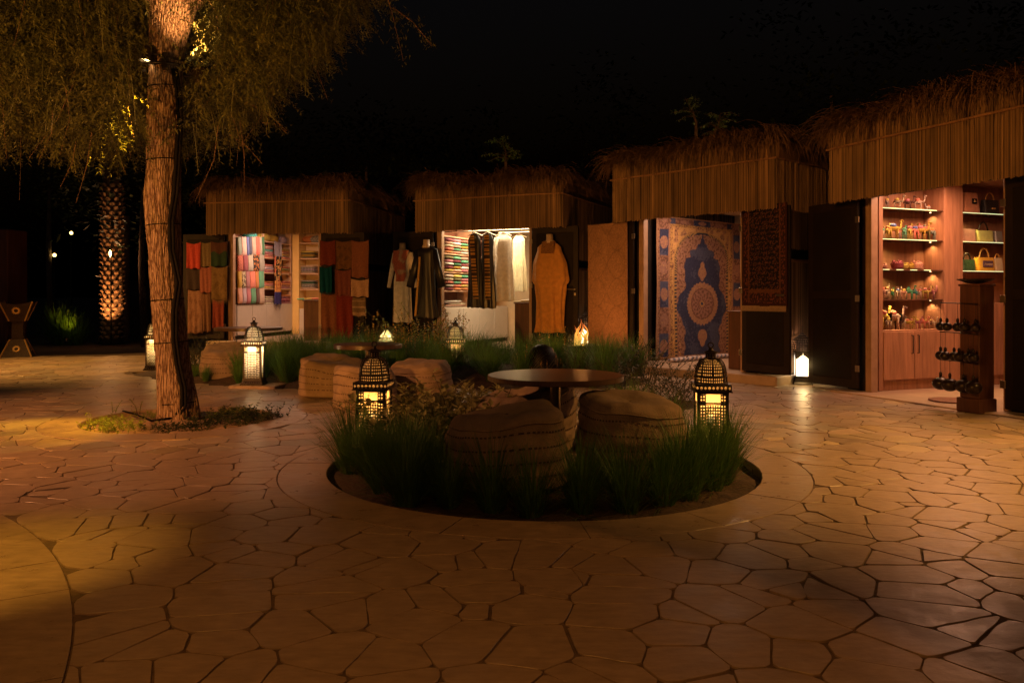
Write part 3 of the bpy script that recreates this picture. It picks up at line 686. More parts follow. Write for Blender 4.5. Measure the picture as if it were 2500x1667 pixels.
for ri, (t, bt, cs) in enumerate(((115, 225, ['orange', 'grey']), (360, 492, ['yellow', 'olive', 'mustard', 'olive']), (620, 757, ['beige', 'grey', 'lilac', 'grey', 'beige']), (870, 1025, ['stone grey', 'bottle green', 'stone grey', 'grey', 'beige']))):
    x0 = kfront(0, *c1(1165, 0), 2.75)[0]; x1 = kfront(0, *c1(1412, 0), 2.75)[0]; hh = (bt - t) / s7 / F * 16.0
    if ri == 0:
        for q, cn in enumerate(cs):
            soft('loose_shawl', 0, (x0 + (x1 - x0) * (.5 + .42 * q), 2.84, blv[0] + .07), (.28, .2, .15), cloth_mat(CN[cn], 'magic', tuple(c * .5 for c in CN[cn]), 20), 'crumpled %s shawl on uppermost shelf right of the cream post' % cn, 'shawl', 'shawls on the rear shelves', .9, .8, wob=.05)
        continue
    for i, cn in enumerate(reversed(cs)):
        soft('folded_shawl', 0, ((x0 + x1) / 2, 2.85, blv[ri] + hh * (i + .5) / len(cs)), ((x1 - x0) * random.uniform(.95, 1), .24, hh / len(cs) * 1.02), cloth_mat(CN[cn], 'magic', (.05, .045, .04), 70),
             '%s patterned shawl, %s from bottom on the %s shelf right of cream post' % (cn, ORD[i], ['', 'upper', 'middle', 'lower'][ri]), 'shawl', 'folded shawls on the rear shelves', .5, .25)
def counter(k, x0, x1, y0, y1, zt, lab, m=WOODD):
    r = empty('counter', lab, 'counter', mw=KM(k)); pl = KD[k][2]
    MB().bbox(x0, x1, y0, y1, pl, zt - .025, .004).build('body', m, r); MB().bbox(x0 - .015, x1 + .015, y0 - .015, y1 + .015, zt - .0245, zt, .004).build('top', m, r); return r
zt = kfront(0, 755, 732, .55)[1]
counter(0, 1.50, 2.2, .50, .95, zt, 'reddish wooden sales counter beside the doorway of the scarf kiosk')
for i in range(5):
    soft('display_shawl', 0, (1.50 + .12 * i, .68, zt + .012 + .004 * i), (.30, .34, .03), cloth_mat(CN[['jade green', 'yellow', 'coral', 'orange', 'cream'][i]]), '%s shawl laid flat on the sales counter of the scarf kiosk' % ['jade green', 'yellow', 'coral', 'orange', 'cream'][i], 'shawl', 'shawls on the counter', .5, .3, rz=.1 * i)
soft('coral_garment', 0, (1.72, 1.3, 1.25), (.30, .05, .85), cloth_mat(CN['coral']), 'bright coral shawl hanging just inside the doorway at right', 'shawl', None, .4, .4)
rod0 = MB().tube([(1.5, 1.3, 1.74), (2.38, 1.3, 1.74)], .01, 8).build('hanging_rod', STEEL, mw=KM(0)); tag(rod0, 'thin metal rod inside the scarf kiosk carrying the coral shawl', 'rod')

# scarves hung on the open door leaves of kiosk 1
def c6(x, y): return 440 + x / 5.6, 560 + y / 5.6
def c4(x, y): return 640 + x / 5.6, 560 + y / 5.6
def doorcloth(cf, x0, x1, y0, y1, c, cn, lab, yy=.15, fringe=0, nf=2.5, c2=None, pat=None):
    kf = .85 if cn in ('red', 't', 'w') else .60; c = tuple(q * kf for q in c); c2 = tuple(q * kf for q in c2) if c2 else c2
    xa, zt = kfront(0, *cf(x0, y0), yy); xb, zb = kfront(0, *cf(x1, y1), yy)
    def colfn(u, v):
        if pat == 'band': return c2 if (v < .18 or .42 < v < .47 or .75 < v < .8) else c
        if pat == 'fig': return c2 if mnoise.noise(Vector((u * 4, v * 6, 3))) > .12 else c
        if pat == 'lower': return c2 if v < .55 + .06 * math.sin(u * 9) else c
        return c
    hang_cloth('hanging_scarf', 0, (xa + xb) / 2, yy - .035, zb, xb - xa, zt - zb, colfn, 22, 26, .010 if nf < 3 else .006, nf, lab, 'scarf', 'scarves hung on the scarf kiosk doors', fringe=fringe)
doorcloth(c6, 104, 292, 180, 535, (.50, .07, .055), 'red', 'bright red scarf at top left of the left door of scarf kiosk', .13)
doorcloth(c6, 285, 450, 170, 510, (.26, .18, .10), 'tan', 'olive tan scarf hanging between the red and dark green ones', .15, 0, 3)
doorcloth(c6, 435, 655, 165, 505, (.13, .055, .04), 'g', 'dark maroon and green scarf at top right of left door', .13, 0, 2, (.035, .07, .045), 'lower')
doorcloth(c6, 95, 290, 525, 825, (.075, .05, .05), 'b', 'charcoal scarf hanging under the bright red scarf', .16, 0, 2)
doorcloth(c6, 285, 442, 505, 862, (.38, .13, .10), 'p', 'salmon red scarf in the middle row of the left door', .145, .02, 3)
doorcloth(c6, 442, 660, 505, 960, (.26, .155, .07), 'k', 'khaki scarf with long fringe at right of the left door', .12, .09, 1.5, (.20, .115, .05), 'fig')
doorcloth(c6, 118, 315, 820, 1420, (.36, .19, .14), 'd', 'long dusty pink figured shawl at the bottom of left door', .165, 0, 3, (.27, .13, .09), 'fig')
doorcloth(c6, 315, 430, 860, 1400, (.24, .12, .075), 'd', 'long brown shawl beside the dusty pink one, left door', .17, 0, 2)
doorcloth(c6, 460, 612, 950, 1360, (.28, .06, .045), 'd', 'long brick red shawl below the khaki fringed scarf', .16, 0, 2)
doorcloth(c4, 800, 1010, 150, 490, (.24, .05, .03), 'r', 'dark red scarf at top left of the right door', .11, 0, 2)
doorcloth(c4, 1015, 1235, 150, 545, (.24, .11, .045), 'b', 'brown ochre scarf in top middle of the right door', .13, 0, 3, (.17, .085, .04), 'fig')
doorcloth(c4, 1235, 1465, 150, 660, (.36, .14, .085), 'o', 'terracotta tunic with dark neckline on the right door', .11, 0, 1.5, None, None)
doorcloth(c4, 795, 962, 505, 860, (.0, .05, .085), 't', 'dark teal scarf with fringe on the right door', .10, .05, 2.5)
doorcloth(c4, 1010, 1225, 545, 900, (.25, .075, .06), 'p', 'dull plum scarf in the middle of the right door', .14, .03, 3)
doorcloth(c4, 1225, 1470, 675, 920, (.46, .28, .20), 'w', 'pale beige shawl under the terracotta tunic', .115, .0, 2)
doorcloth(c4, 1225, 1432, 915, 1180, (.20, .13, .085), 'w', 'grey brown striped shawl with cream border low on the right door', .15, .02, 1.5, (.40, .27, .19), 'band')
doorcloth(c4, 820, 1030, 870, 1480, (.26, .095, .05), 'n', 'long rust brown shawl below the dark teal scarf', .16, 0, 2)
doorcloth(c4, 1030, 1255, 860, 1480, (.24, .035, .028), 'n', 'long deep red shawl at bottom centre of right door', .15, 0, 2)

# kiosk 2 -------------------------------------------------------------------
def c2_(x, y): return 1080 + x / 6.817, 550 + y / 6.817
lv2 = [kleft(1, *c2_(250, y), .30)[1] for y in (195, 480, 782, 1085)]; zc2 = kleft(1, *c2_(500, 1360), .30)[1]
su2 = shelving(1, .40, 2.95, lv2, zc2, wood=mat('peach_wood', (.60, .36, .24), .5, var=.15), backm=mat('shelf_back', (.2, .08, .05)), dividers=(1.42,))
for i in range(4):
    MB().bbox(.3005, .316, .45 + i * .62 + .006, .45 + (i + 1) * .62 - .006, KD[1][2] + .08, zc2 - .012, .004).build('cabinet_door', WHITEL, su2)
pal = ['cream', 'coral', 'beige', 'jade green', 'yellow', 'rose pink', 'white', 'mustard', 'maroon', 'olive', 'salmon', 'orange', 'bottle green', 'stone grey']
for g, (t, bt, rn) in enumerate(((0, 1, 'upper'), (1, 2, 'middle'), (2, 3, 'lower'))):
    z0 = lv2[g + 1]; H = (lv2[g] - lv2[g + 1]) * .86; n = 5
    for cidx in range(3):
        used = set()
        for i in range(n):
            y = .62 + cidx * .285; cn = random.choice([p for p in pal if p not in used]); used.add(cn)
            dz = H / n
            soft('folded_shawl', 1, (.19 + .02 * random.random(), y, z0 + dz * (i + .5)), (.26, .29 * random.uniform(.92, 1.04), dz * (1.02 if i < 3 else 1.15)), cloth_mat(CN[cn], 'magic' if random.random() < .4 else None, tuple(c * .4 for c in CN[cn]), 45),
                 '%s folded shawl, %s from bottom, %s stack on %s shelf in clothing kiosk' % (cn, ORD[i], ['left', 'middle', 'right'][cidx], rn), 'shawl', 'folded shawls in the clothing kiosk', .75, .55)
for i in range(5):
    soft('flat_shawl', 1, (.17, .75 + .09 * (i % 3), zc2 + .016 + .022 * i), (.25, .72 - .05 * i, .024), cloth_mat(CN[['beige', 'salmon', 'cream', 'taupe', 'white'][i]], 'magic', (.2, .1, .07), 40), '%s shawl lying in low pile on the white cabinet top' % ['beige', 'salmon', 'cream', 'taupe', 'white'][i], 'shawl', 'pile of shawls on the cabinet', .5, .3)

def garment(name, k, x, y, zh, zs, prof, material, rz=0, ripple=.012, nr=9, sleeves=None, neck=True, label='', cat='robe', group=None, depthk=.45, extra=None):
    """prof: list of (height fraction 0 hem .. 1 shoulder, half width)."""
    r = empty(name, label, cat, group, mw=inkiosk(k, x, y, 0, rz)); ph = random.uniform(0, 6)
    def wid(v):
        for i in range(len(prof) - 1):
            if prof[i][0] <= v <= prof[i + 1][0]:
                t = (v - prof[i][0]) / (prof[i + 1][0] - prof[i][0]); t = t * t * (3 - 2 * t); return prof[i][1] + (prof[i + 1][1] - prof[i][1]) * t
        return prof[-1][1]
    H = zs - zh
    def fn(u, v):
        a = 2 * PI * u; w = wid(v); d = max(.03, w * depthk) if v < .9 else max(.02, w * depthk * (1 - (v - .9) * 6))
        rip = 1 + ripple / max(w, .05) * (1 - v) ** .7 * math.sin(a * nr + ph + 2 * v) + ripple * .5 / max(w, .05) * math.sin(a * 3 + v * 5 + ph)
        return (w * math.cos(a) * rip, d * math.sin(a) * rip, zh + H * v + (.008 * math.sin(a * 4 + ph) if v < .02 else 0))
    MB().grid(fn, 72, 44, True).build('dress_body', material, r, smooth=True)
    for sgn, pts, rad, m in (sleeves or []):
        MB().tube([(sgn * p[0], p[1], p[2]) for p in pts], rad, 12, True, .6).build('sleeve', m, r, smooth=True)
    if neck:
        MB().lathe([(.075, -.03), (.062, .0), (.052, .03), (.050, .10), (.0, .102)], 16, (0, 0, zs)).build('mannequin_neck', mat('mannequin', (.55, .42, .32), .5), r, smooth=True)
    return r
# pixels of crop (900,380) at 3.0145 px per px
def cA(x, y): return 900 + x / 3.0145, 380 + y / 3.0145
x, zs = kfront(1, *cA(255, 690), .08); zh = kfront(1, *cA(240, 1225), .08)[1]
WH = cloth_mat((.88, .80, .76)); BK = mat('black_silk', (.014, .012, .013), .42, var=.3, scale=12)
g = garment('white_dress', 1, x, .06, zh, zs, [(0, .165), (.25, .155), (.55, .15), (.68, .125), (.85, .16), (.95, .17), (1, .07)], WH, label='long white dress with pink sash on mannequin, left door of clothing kiosk', cat='dress', group=None,
            sleeves=[(s, [(.14, 0, zs - .06), (.20, -.01, zs - .35), (.25, -.02, zs - .62)], [.05, .042, .034], WH) for s in (-1, 1)])
sash = vc_grid('sash', lambda u, v: ((u - .5) * .26 * (.6 + .5 * v) + .02 * math.sin(v * 8), -.085 - .012 * math.sin(u * 9 + v * 3), zs - .52 + .50 * v), lambda u, v: (.50, .15, .11) if mnoise.noise(Vector((u * 3, v * 5, 1))) < .2 else (.55, .36, .28), 16, 20, VC, g)
x, zs = kfront(1, *cA(437, 665), .08); zh = kfront(1, *cA(430, 1190), .08)[1]
g = garment('black_abaya', 1, x, .03, zh, zs, [(0, .21), (.3, .17), (.6, .15), (.85, .165), (.95, .17), (1, .07)], BK, label='black abaya with gold edge stripe on mannequin beside the white dress', cat='abaya',
            sleeves=[(s, [(.14, 0, zs - .06), (.22, -.01, zs - .38), (.29, -.02, zs - .66)], [.055, .06, .07], BK) for s in (-1, 1)])
GOLD = mat('gold_trim', (.62, .36, .10), .4, metal=.35, var=.5, scale=60)
MB().grid(lambda u, v: (-.145 + .08 * v + (u - .5) * .035, -.10 - .002 * math.sin(v * 20) + .0 * u, zh + .02 + (zs - zh - .2) * v), 3, 30).build('gold_edging', GOLD, g)
x, zs = kfront(1, *cA(1340, 630), .10); zh = kfront(1, *cA(1335, 1300), .10)[1]
OR = cloth_mat((.55, .26, .055))
g = garment('orange_kaftan', 1, x, .06, zh, zs, [(0, .215), (.10, .20), (.30, .205), (.52, .235), (.56, .28), (.72, .26), (.93, .18), (1, .08)], OR, ripple=.030, nr=8, label='loose mustard orange kaftan on mannequin hanging on right door of clothing kiosk', cat='kaftan')
MB().grid(lambda u, v: ((u - .5) * .2, -.115 + .05 * v - .01 * math.sin(u * 9), zs - .19 + .18 * v), 12, 10).build('embroidered_yoke', mat('yoke', (.26, .12, .03), .8, var=.6, scale=60), g)
# robes on rails inside
def rail(k, x0, x1, y, z, lab):
    return tag(MB().tube([(x0, y, z), (x1, y, z)], .012, 8).build('clothes_rail', STEEL, mw=KM(k)), lab, 'rail')
rail(1, .02, 1.9, .75, 2.12, 'metal clothes rail carrying black and white robes inside the clothing kiosk')
def robe(px0, px1, pt, pb, yy, material, lab, cat, trim=None, open_=False, sl=None):
    xa = kfront(1, *c2_(px0, pt), yy)[0]; xb, zb = kfront(1, *c2_(px1, pb), yy); zt_ = 2.06; w = (xb - xa) / 2
    g = garment('hanging_robe', 1, (xa + xb) / 2, yy, zb, zt_, [(0, w), (.35, w * .9), (.7, w * .82), (.93, w * .85), (1, w * .45)], material, ripple=.02, nr=6, neck=False, label=lab, cat=cat, group='robes on the rail', depthk=.42, sleeves=sl)
    MB().tube([(-.14, 0, zt_ - .03), (0, 0, zt_ + .03), (.14, 0, zt_ - .03)], .007, 6).tube([(0, 0, zt_ + .03), (0, 0, 2.135)], .003, 5).build('hanger', STEEL, g)
    if trim:
        f0, f1, tw = trim
        def tf(u, v): 
            xx = f0 + (f1 - f0) * v + (u - .5) * tw; ww = w * (.95 - .15 * v)
            return (xx, -ww * .47 * math.sqrt(max(.05, 1 - min(.95, (xx / ww) ** 2))) - .012, zb + .14 + (zt_ - zb - .16) * v)
        vc_grid('gold_panel', tf, lambda u, v: (.50, .27, .06) if (hsh(int(v * 44), 1) > .25 and (int(v * 88) % 4) != 0) else (.05, .03, .02), 6, 176, vcmat('gold_cloth', .45, .3), g)
    return g
robe(425, 655, 100, 1370, .62, BK, 'black robe with broad gold front panel, left one on the rail', 'abaya', (.05, -.03, .085))
robe(650, 868, 100, 1385, .66, mat('black_silk2', (.02, .017, .018), .35), 'black robe with gold studded panel, next to the white robes', 'abaya', (.03, -.005, .09))
x_ = kfront(1, *c2_(1010, 400), .70)
robe(862, 1180, 100, 1262, .76, cloth_mat((.74, .70, .64)), 'long white robe with thin cords hanging in the doorway', 'robe', sl=[(-1, [(.10, -.05, 2.0), (.17, -.09, 1.6), (.19, -.07, 1.28)], [.04, .045, .03], cloth_mat((.74, .70, .64)))])
robe(1165, 1395, 100, 1100, 1.25, cloth_mat((.62, .55, .36)), 'cream pleated robe hanging behind the white robe', 'robe')
rail(1, .9, 2.3, 1.25, 2.12, 'rear clothes rail with the cream robe in clothing kiosk')
zt = kfront(1, 1270, 738, .55)[1]
counter(1, 1.52, 2.2, .50, .95, zt, 'reddish wooden sales counter beside the doorway of the clothing kiosk')
for i in range(4):
    soft('display_shawl', 1, (1.62 + .10 * i, .72, zt + .012 + .018 * i), (.34 - .04 * i, .34, .022), cloth_mat(CN[['cream', 'white', 'beige', 'cream'][i]]), ['lowest cream', 'white', 'beige', 'topmost cream'][i] + ' shawl in pile on the clothing kiosk counter', 'shawl', 'shawls on the clothing counter', .5, .3, rz=.12 * i)

# kiosk 3: rugs -------------------------------------------------------------
def rugcol(u, v):
    n1 = mnoise.noise(Vector((u * 60, v * 60, 0))); n2 = mnoise.noise(Vector((u * 22, v * 22, 9))); n3 = mnoise.noise(Vector((u * 7, v * 7, 4))); h = hsh(int(u * 150), int(v * 150))
    navy = (.036, .040, .088); blue = (.062, .068, .125); tan = (.31, .175, .105); pink = (.26, .14, .11); gold = (.37, .22, .085); brown = (.15, .075, .055)
    U = abs(u - .5) * 2; V = v
    field = blue if n3 + n1 * .4 > .10 else navy
    if U > .975 or V > .992 or V < .012: return tan
    if U > .72 or V > .95:
        if U > .93 and V < .95: return brown if h > .5 else tan
        if U < .76 and V < .95: return tan if h > .45 else pink
        q = v * 5.5 if U > .72 else u * 5; f = q - math.floor(q)
        d = math.hypot((f - .5) * 2.2, (U - .845) * 7 if U > .72 else (V - .97) * 40)
        if d < .55: return pink if n1 > -.2 else tan
        if int(q) % 2: return brown if n1 < .05 else (.26, .14, .10)
        return field
    if U > .68 or V > .93: return gold if h > .3 else brown
    def arch(w, hgt, c): return U < w if V < c else (U / w) ** 2 + ((V - c) / hgt) ** 2 < 1
    if not arch(.655, .205, .71): return (.46, .27, .11) if n2 < .15 else (.34, .19, .10) if h > .3 else brown
    if not arch(.625, .195, .71): return gold
    if not arch(.585, .18, .71): return (.03, .035, .06) if (int((math.atan2(V - .5, U) if V > .6 else V * 1.1) * 70) % 2) else gold
    a = math.atan2((V - .385) * 1.3, u - .5); r = math.hypot((u - .5) * 2.3, (V - .385) * 2.6)
    if r < .385 + .026 * abs(math.sin(a * 16)):
        if r > .30: return tan if n1 < .2 else pink
        if r > .275: return brown
        if r < .03: return navy
        if r < .055: return gold
        return pink if (math.sin(a * 14) * math.sin(r * 48) + n1 > -.15) else brown
    for cy2, rr, ry_ in ((.655, .045, .035), (.61, .085, .045), (.57, .03, .02), (.15, .10, .05), (.10, .05, .03)):
        if (U / (2 * rr) * 2) ** 2 / 1 + ((V - cy2) / ry_) ** 2 < 1: return tan if n1 < .1 else pink
    wn = float(np.interp(V, [0, .08, .22, .30, .38, .45, .52, .60, .715, .72, .775, .78, .82, .825, .865, .87], [.42, .40, .40, .52, .60, .50, .38, .42, .40, .27, .25, .14, .12, .06, .005, 0])) + .018 * math.sin(V * 60)
    if U < wn: return field
    return pink if n1 < -.10 else tan if n1 < .12 else brown
ya, _ = kleft(2, 1593, 700, .10); yb, _ = kleft(2, 1822, 700, .10)
W_, H_ = min(yb, 3.0) - ya, 2.10
def rugfn(u, v):
    return ((u - .5) * W_, .010 * math.sin(u * 16 + 1) * (1.1 - v) + .006 * math.sin(v * 9 + u * 20), H_ * v)
rug = vc_grid('blue_rug', rugfn, rugcol, 170, 170, VCR, mw=inkiosk(2, .10, (ya + yb) / 2, KD[2][2] + .015, R(90)))
sm = rug.modifiers.new('thick', 'SOLIDIFY'); sm.thickness = .012
tag(rug, 'large navy rug with pale arch and round medallion hanging in the doorway', 'rug')
soft('rolled_rug_edge', 2, (.42, 1.55, KD[2][2] + .035), (.16, 1.7, .07), cloth_mat((.50, .42, .40), 'magic', (.12, .13, .2), 12), 'pale rolled rug lying on the floor below the navy arch rug', 'rug', None, .8, .3)
def darkrug(u, v):
    U = abs(u - .5) * 2; n = mnoise.noise(Vector((u * 34, v * 50, 2))); n2 = mnoise.noise(Vector((u * 70, v * 90, 7)))
    if U > .92 or v < .03: return (.05, .02, .016)
    if .66 < U < .74 or .13 < v < .165 and U < .74: return (.13, .055, .03)
    if U > .66 or v < .13: return (.15, .05, .035) if n > .12 else (.035, .018, .02)
    return (.15, .075, .045) if n2 > .22 else (.10, .035, .03) if n > .25 else (.016, .012, .018)
def c5(x, y): return 1400 + x / 2.063, 200 + y / 2.063
root = KIOSK[2]
Mr = T(1.935, .19, 0, R(-13))
dr = vc_grid('dark_carpet', lambda u, v: ((u - .5) * .70, .008 * math.sin(u * 9) * (1 - v), 1.20 * v), darkrug, 70, 110, VCR, mw=KM(2) @ Mr @ T(.40, -.05, .93))
dr.modifiers.new('thick', 'SOLIDIFY').thickness = .012
tag(dr, 'dark patterned carpet with cream fringe hung over the right door of rug kiosk', 'carpet')
f = MB()
for i in range(110):
    x = -.345 + .69 * i / 109; f.add([(x - .0025, -.004, .006), (x + .0025, -.004, .006), (x + .002, -.006, -.06), (x - .002, -.006, -.06)], [(0, 1, 2, 3)])
tag(f.build('fringe', cloth_mat((.42, .30, .2)), dr), kind='stuff')
xa = kfront(2, 1435, 700, .12)[0]; xb = kfront(2, 1531, 700, .12)[0]
def beigerug(u, v):
    base = (.33, .185, .12); n = mnoise.noise(Vector((u * 12, v * 24, 0)))
    q = math.sin(u * PI * 3.0); w = (v * 5 + (.5 if math.sin(u * PI * 3) > 0 else 0)) % 1
    c = abs(abs(((v * 5) % 1) - .5) * 2 - abs(math.sin(u * PI * 2)))
    k_ = .78 if c < .06 else 1.0
    return tuple(b * k_ * (1 + .12 * n) for b in base)
br = vc_grid('beige_carpet', lambda u, v: ((u - .5) * (xb - xa), .006 * math.sin(u * 7 + v * 3), 1.95 * v), beigerug, 60, 150, VCR, mw=inkiosk(2, (xa + xb) / 2, .12, .13))
br.modifiers.new('thick', 'SOLIDIFY').thickness = .012
tag(br, 'plain light brown carpet with faint lattice hanging on left door of rug kiosk', 'carpet')
counter(2, 1.50, 1.86, .55, .9, kfront(2, 1765, 758, .6)[1], 'narrow reddish counter by the doorway of the rug kiosk')

# kiosk 4: souvenirs ---------------------------------------------------------
def c7(x, y): return 2140 + x / 4.24, 450 + y / 4.24
lv4 = [kleft(3, *c7(330, y), .30)[1] for y in (250, 568, 880, 1190)]; zc4 = kleft(3, *c7(330, 1505), .30)[1]
yd0 = kleft(3, 2305, 700, .30)[0]; yd1 = kleft(3, 2350, 700, .30)[0]; yl = kleft(3, 2155, 700, .30)[0]
lvR = [kleft(3, 2400, y, .30)[1] for y in (520, 590, 661)] + [.98]
su4 = empty('display_cabinet', 'wooden display cabinet with lit shelves inside the souvenir kiosk', 'cabinet', mw=KM(3))
MB().box(.003, .02, yl - .03, 3.0, .02, 2.36).build('back_panel', WOOD, su4)
MB().bbox(.021, .305, yl - .06, yl, .02, 2.355, .003).build('side_panel', WOOD, su4)
MB().bbox(.021, .305, yd0, yd1, .02, 2.355, .003).build('centre_panel', WOOD, su4)
MB().bbox(.021, .305, 2.72, 2.78, .02, 2.355, .003).build('side_panel', WOOD, su4)
MB().bbox(.021, .295, yl, yd0, .13, zc4, .003).build('cabinet_base', WOOD, su4)
MB().bbox(.021, .295, yd1, 2.72, .13, .97, .003).build('cabinet_base', WOOD, su4)
MB().box(.021, .27, yl, 2.72, .016, .13).build('kick_board', WOOD, su4)
ym = (yl + yd0) / 2
for a, b in ((yl + .005, ym - .003), (ym + .003, yd0 - .005)):
    d = MB().bbox(.2955, .31, a, b, .135, zc4 - .02, .003).build('cabinet_door', WOOD, su4)
for s in (-1, 1):
    MB().tube([(.31, ym + s * .045, zc4 - .06), (.33, ym + s * .045, zc4 - .06), (.33, ym + s * .045, zc4 - .26), (.31, ym + s * .045, zc4 - .26)], .006, 6).build('cabinet_handle', METALB, su4)
GLS = mat('smoked_shelf', (.10, .05, .035), .2)
LED = emat('led_strip', (.80, 1.0, .50), .85)
for i, z in enumerate(lv4):
    s = MB().bbox(.021, .285, yl, yd0, z - .014, z, .002).build('shelf', GLS, su4)
    if i < 2: MB().box(.2855, .291, yl + .006, yd0 - .10, z - .010, z - .002).build('light_strip', LED, s)
    if i == 2:
        for q in range(4): MB().box(.2855, .291, yl + .01 + q * (yd0 - yl - .1) / 4, yl + .01 + q * (yd0 - yl - .1) / 4 + .10, z - .010, z - .002).build('light_strip', LED, s)
for i, z in enumerate(lvR[:3]):
    s = MB().bbox(.021, .285, yd1, 2.72, z - .014, z, .002).build('shelf', GLS, su4)
    MB().box(.2855, .291, yd1 + .006, 2.6, z - .010, z - .002).build('light_strip', LED, s)
for i, z in enumerate(lv4 + [zc4]):
    zz = (lv4 + [2.34])[i] if i < 4 else None
SPOTM = emat('tiny_spot', (1, .72, .35), 9)
for i, z in enumerate(lv4):
    MB().lathe([(.008, -.003), (.008, 0)], 8, (.16, yd0 - .05, z - .0145)).build('shelf_spot', SPOTM, su4)
    l = spot('shelf_light', (0, 0, 0), (0, 0, -1), 4.0, (1, .55, .22), 120, .8, .01); l.parent = su4; l.matrix_basis = T(.15, yd0 - .05, z - .022)
    l = spot('shelf_light', (0, 0, 0), (0, 0, -1), 6.0, (1, .66, .22), 150, .8, .02); l.parent = su4; l.matrix_basis = T(.20, yl + .25, z - .022)
for z in lvR[:3]:
    l = spot('shelf_light', (0, 0, 0), (0, 0, -1), 6.0, (1, .70, .26), 150, .8, .02); l.parent = su4; l.matrix_basis = T(.20, yd1 + .25, z - .022)
def camel(scale, pose=0):
    m = MB(); s = scale
    m.blob((0, 0, .52 * s), (.26 * s, .12 * s, .13 * s), 10, 7); m.blob((-.02 * s, 0, .66 * s), (.11 * s, .08 * s, .11 * s), 8, 6)
    m.tube([(.2 * s, 0, .52 * s), (.32 * s, 0, .50 * s), (.38 * s, 0, .66 * s), (.38 * s, 0, .86 * s)], [.075 * s, .06 * s, .045 * s, .04 * s], 7)
    m.tube([(.35 * s, 0, .88 * s), (.42 * s, 0, .89 * s), (.52 * s, 0, .84 * s)], [.045 * s, .05 * s, .03 * s], 7)
    for a in (-.16, .17):
        for b in (-.07, .07): m.tube([(a * s, b * s, .48 * s), (a * s, b * 1.05 * s, .24 * s), (a * s + .01 * s, b * s, 0)], [.045 * s, .026 * s, .03 * s], 6)
    m.tube([(-.25 * s, 0, .55 * s), (-.30 * s, 0, .36 * s)], [.015 * s, .01 * s], 5)
    return m
CAM = camel(1.0)
cam_me = {}
def camel_thing(kk, y, z, h, cn, lab, rot, tassel=None, card=False):
    key = cn
    if key not in cam_me: cam_me[key] = CAM.mesh('camel_figurine', cloth_mat(CN[cn], 'flower', tuple(c * .5 for c in CN[cn]), 14), True)
    o = link('camel_figurine', cam_me[key], None, inkiosk(kk, .17, y, z + .001, rot) @ Matrix.Scale(h / .93, 4)); tag(o, lab, 'figurine', 'camel figurines on the lit shelves')
    sd = MB().blob((-.02, 0, .66), (.15, .135, .10), 10, 6, .8).build('saddle_cloth', cloth_mat(CN[tassel or 'rose pink']), o, smooth=True)
    if card: MB().bbox(.27, .30, -.16, .16, .34, .62, .01).build('price_card', BLACK, o).parent = o
    return o
rows4 = [(0, [('taupe', .12), ('black', .13), ('dark brown', .13), ('beige', .14), ('white', .07)], 130, 560, 'topmost'),
         (1, [('black', .11), ('yellow', .14), ('mustard', .17), ('taupe', .10), ('jade green', .13), ('yellow', .15), ('coral', .15), ('mustard', .16), ('olive', .15), ('grey green', .14), ('bottle green', .13)], 85, 650, 'second'),
         (3, [('salmon', .14), ('beige', .14), ('bottle green', .11), ('beige', .12), ('salmon', .12), ('jade green', .13), ('teal', .12), ('beige', .12), ('yellow', .13), ('rose pink', .13), ('pale pink', .12)], 75, 640, 'fourth')]
usedlab = {}
def uniq(l):
    return l
for li, items, xa_, xb_, rn in rows4:
    for i, (cn, h) in enumerate(items):
        px = xa_ + (xb_ - xa_) * i / (len(items) - 1); y = kleft(3, *c7(px, 900), .20)[0]
        camel_thing(3, y, lv4[li], h * (1.32 if li == 1 else 1.2), cn, '%s camel figurine, %s from the left on the %s lit shelf' % (cn, ORD[i], rn), R(random.choice([60, 75, 100, 250, 30, 120])), random.choice(['rose pink', 'yellow', 'jade green', 'royal blue', 'coral', 'orange']))
items = [('mustard', .24), ('beige', .15), ('pale pink', .24), ('dark brown', .14), ('black', .13), ('mustard', .13), ('yellow', .13), ('rose pink', .13), ('coral', .13), ('salmon', .12), ('black', .12), ('dark brown', .10)]
for i, (cn, h) in enumerate(items):
    h *= 1.1; px = 95 + 550 * i / 11; y = kleft(3, *c7(px, 1400), .20)[0]
    camel_thing(3, y, zc4, h, cn, '%s %scamel figurine, %s from left on the cabinet top' % (cn, 'tall ' if h > .2 else 'small ', ORD[i]), R(random.choice([60, 80, 100, 40])), random.choice(['rose pink', 'yellow', 'jade green', 'coral']), card=(i in (0, 2, 9)))
for i, (px, w, cn) in enumerate(((95, .09, 'salmon'), (235, .14, 'maroon'), (310, .10, 'yellow'), (370, .10, 'mustard'), (440, .14, 'salmon'))):
    y = kleft(3, *c7(px, 800), .20)[0]
    m = MB().lathe([(w * .22, 0), (w * .42, .02), (w * .5, w * .5), (w * .44, w * .52), (w * .3, .03)], 14, cap=False)
    for q in range(7): m.blob((w * .28 * math.cos(q * .9), w * .28 * math.sin(q * .9), w * .5 + .01 * (q % 3)), (w * .17, w * .12, w * .15), 6, 5)
    o = m.build('trinket_bowl', cloth_mat(CN[cn], 'magic', (.5, .32, .22), 50), mw=inkiosk(3, .17, y, lv4[2])); tag(o, '%s trinket bowl heaped with small charms, %s from left on third shelf' % (cn, ORD[i]), 'bowl', 'trinket bowls on the third shelf')
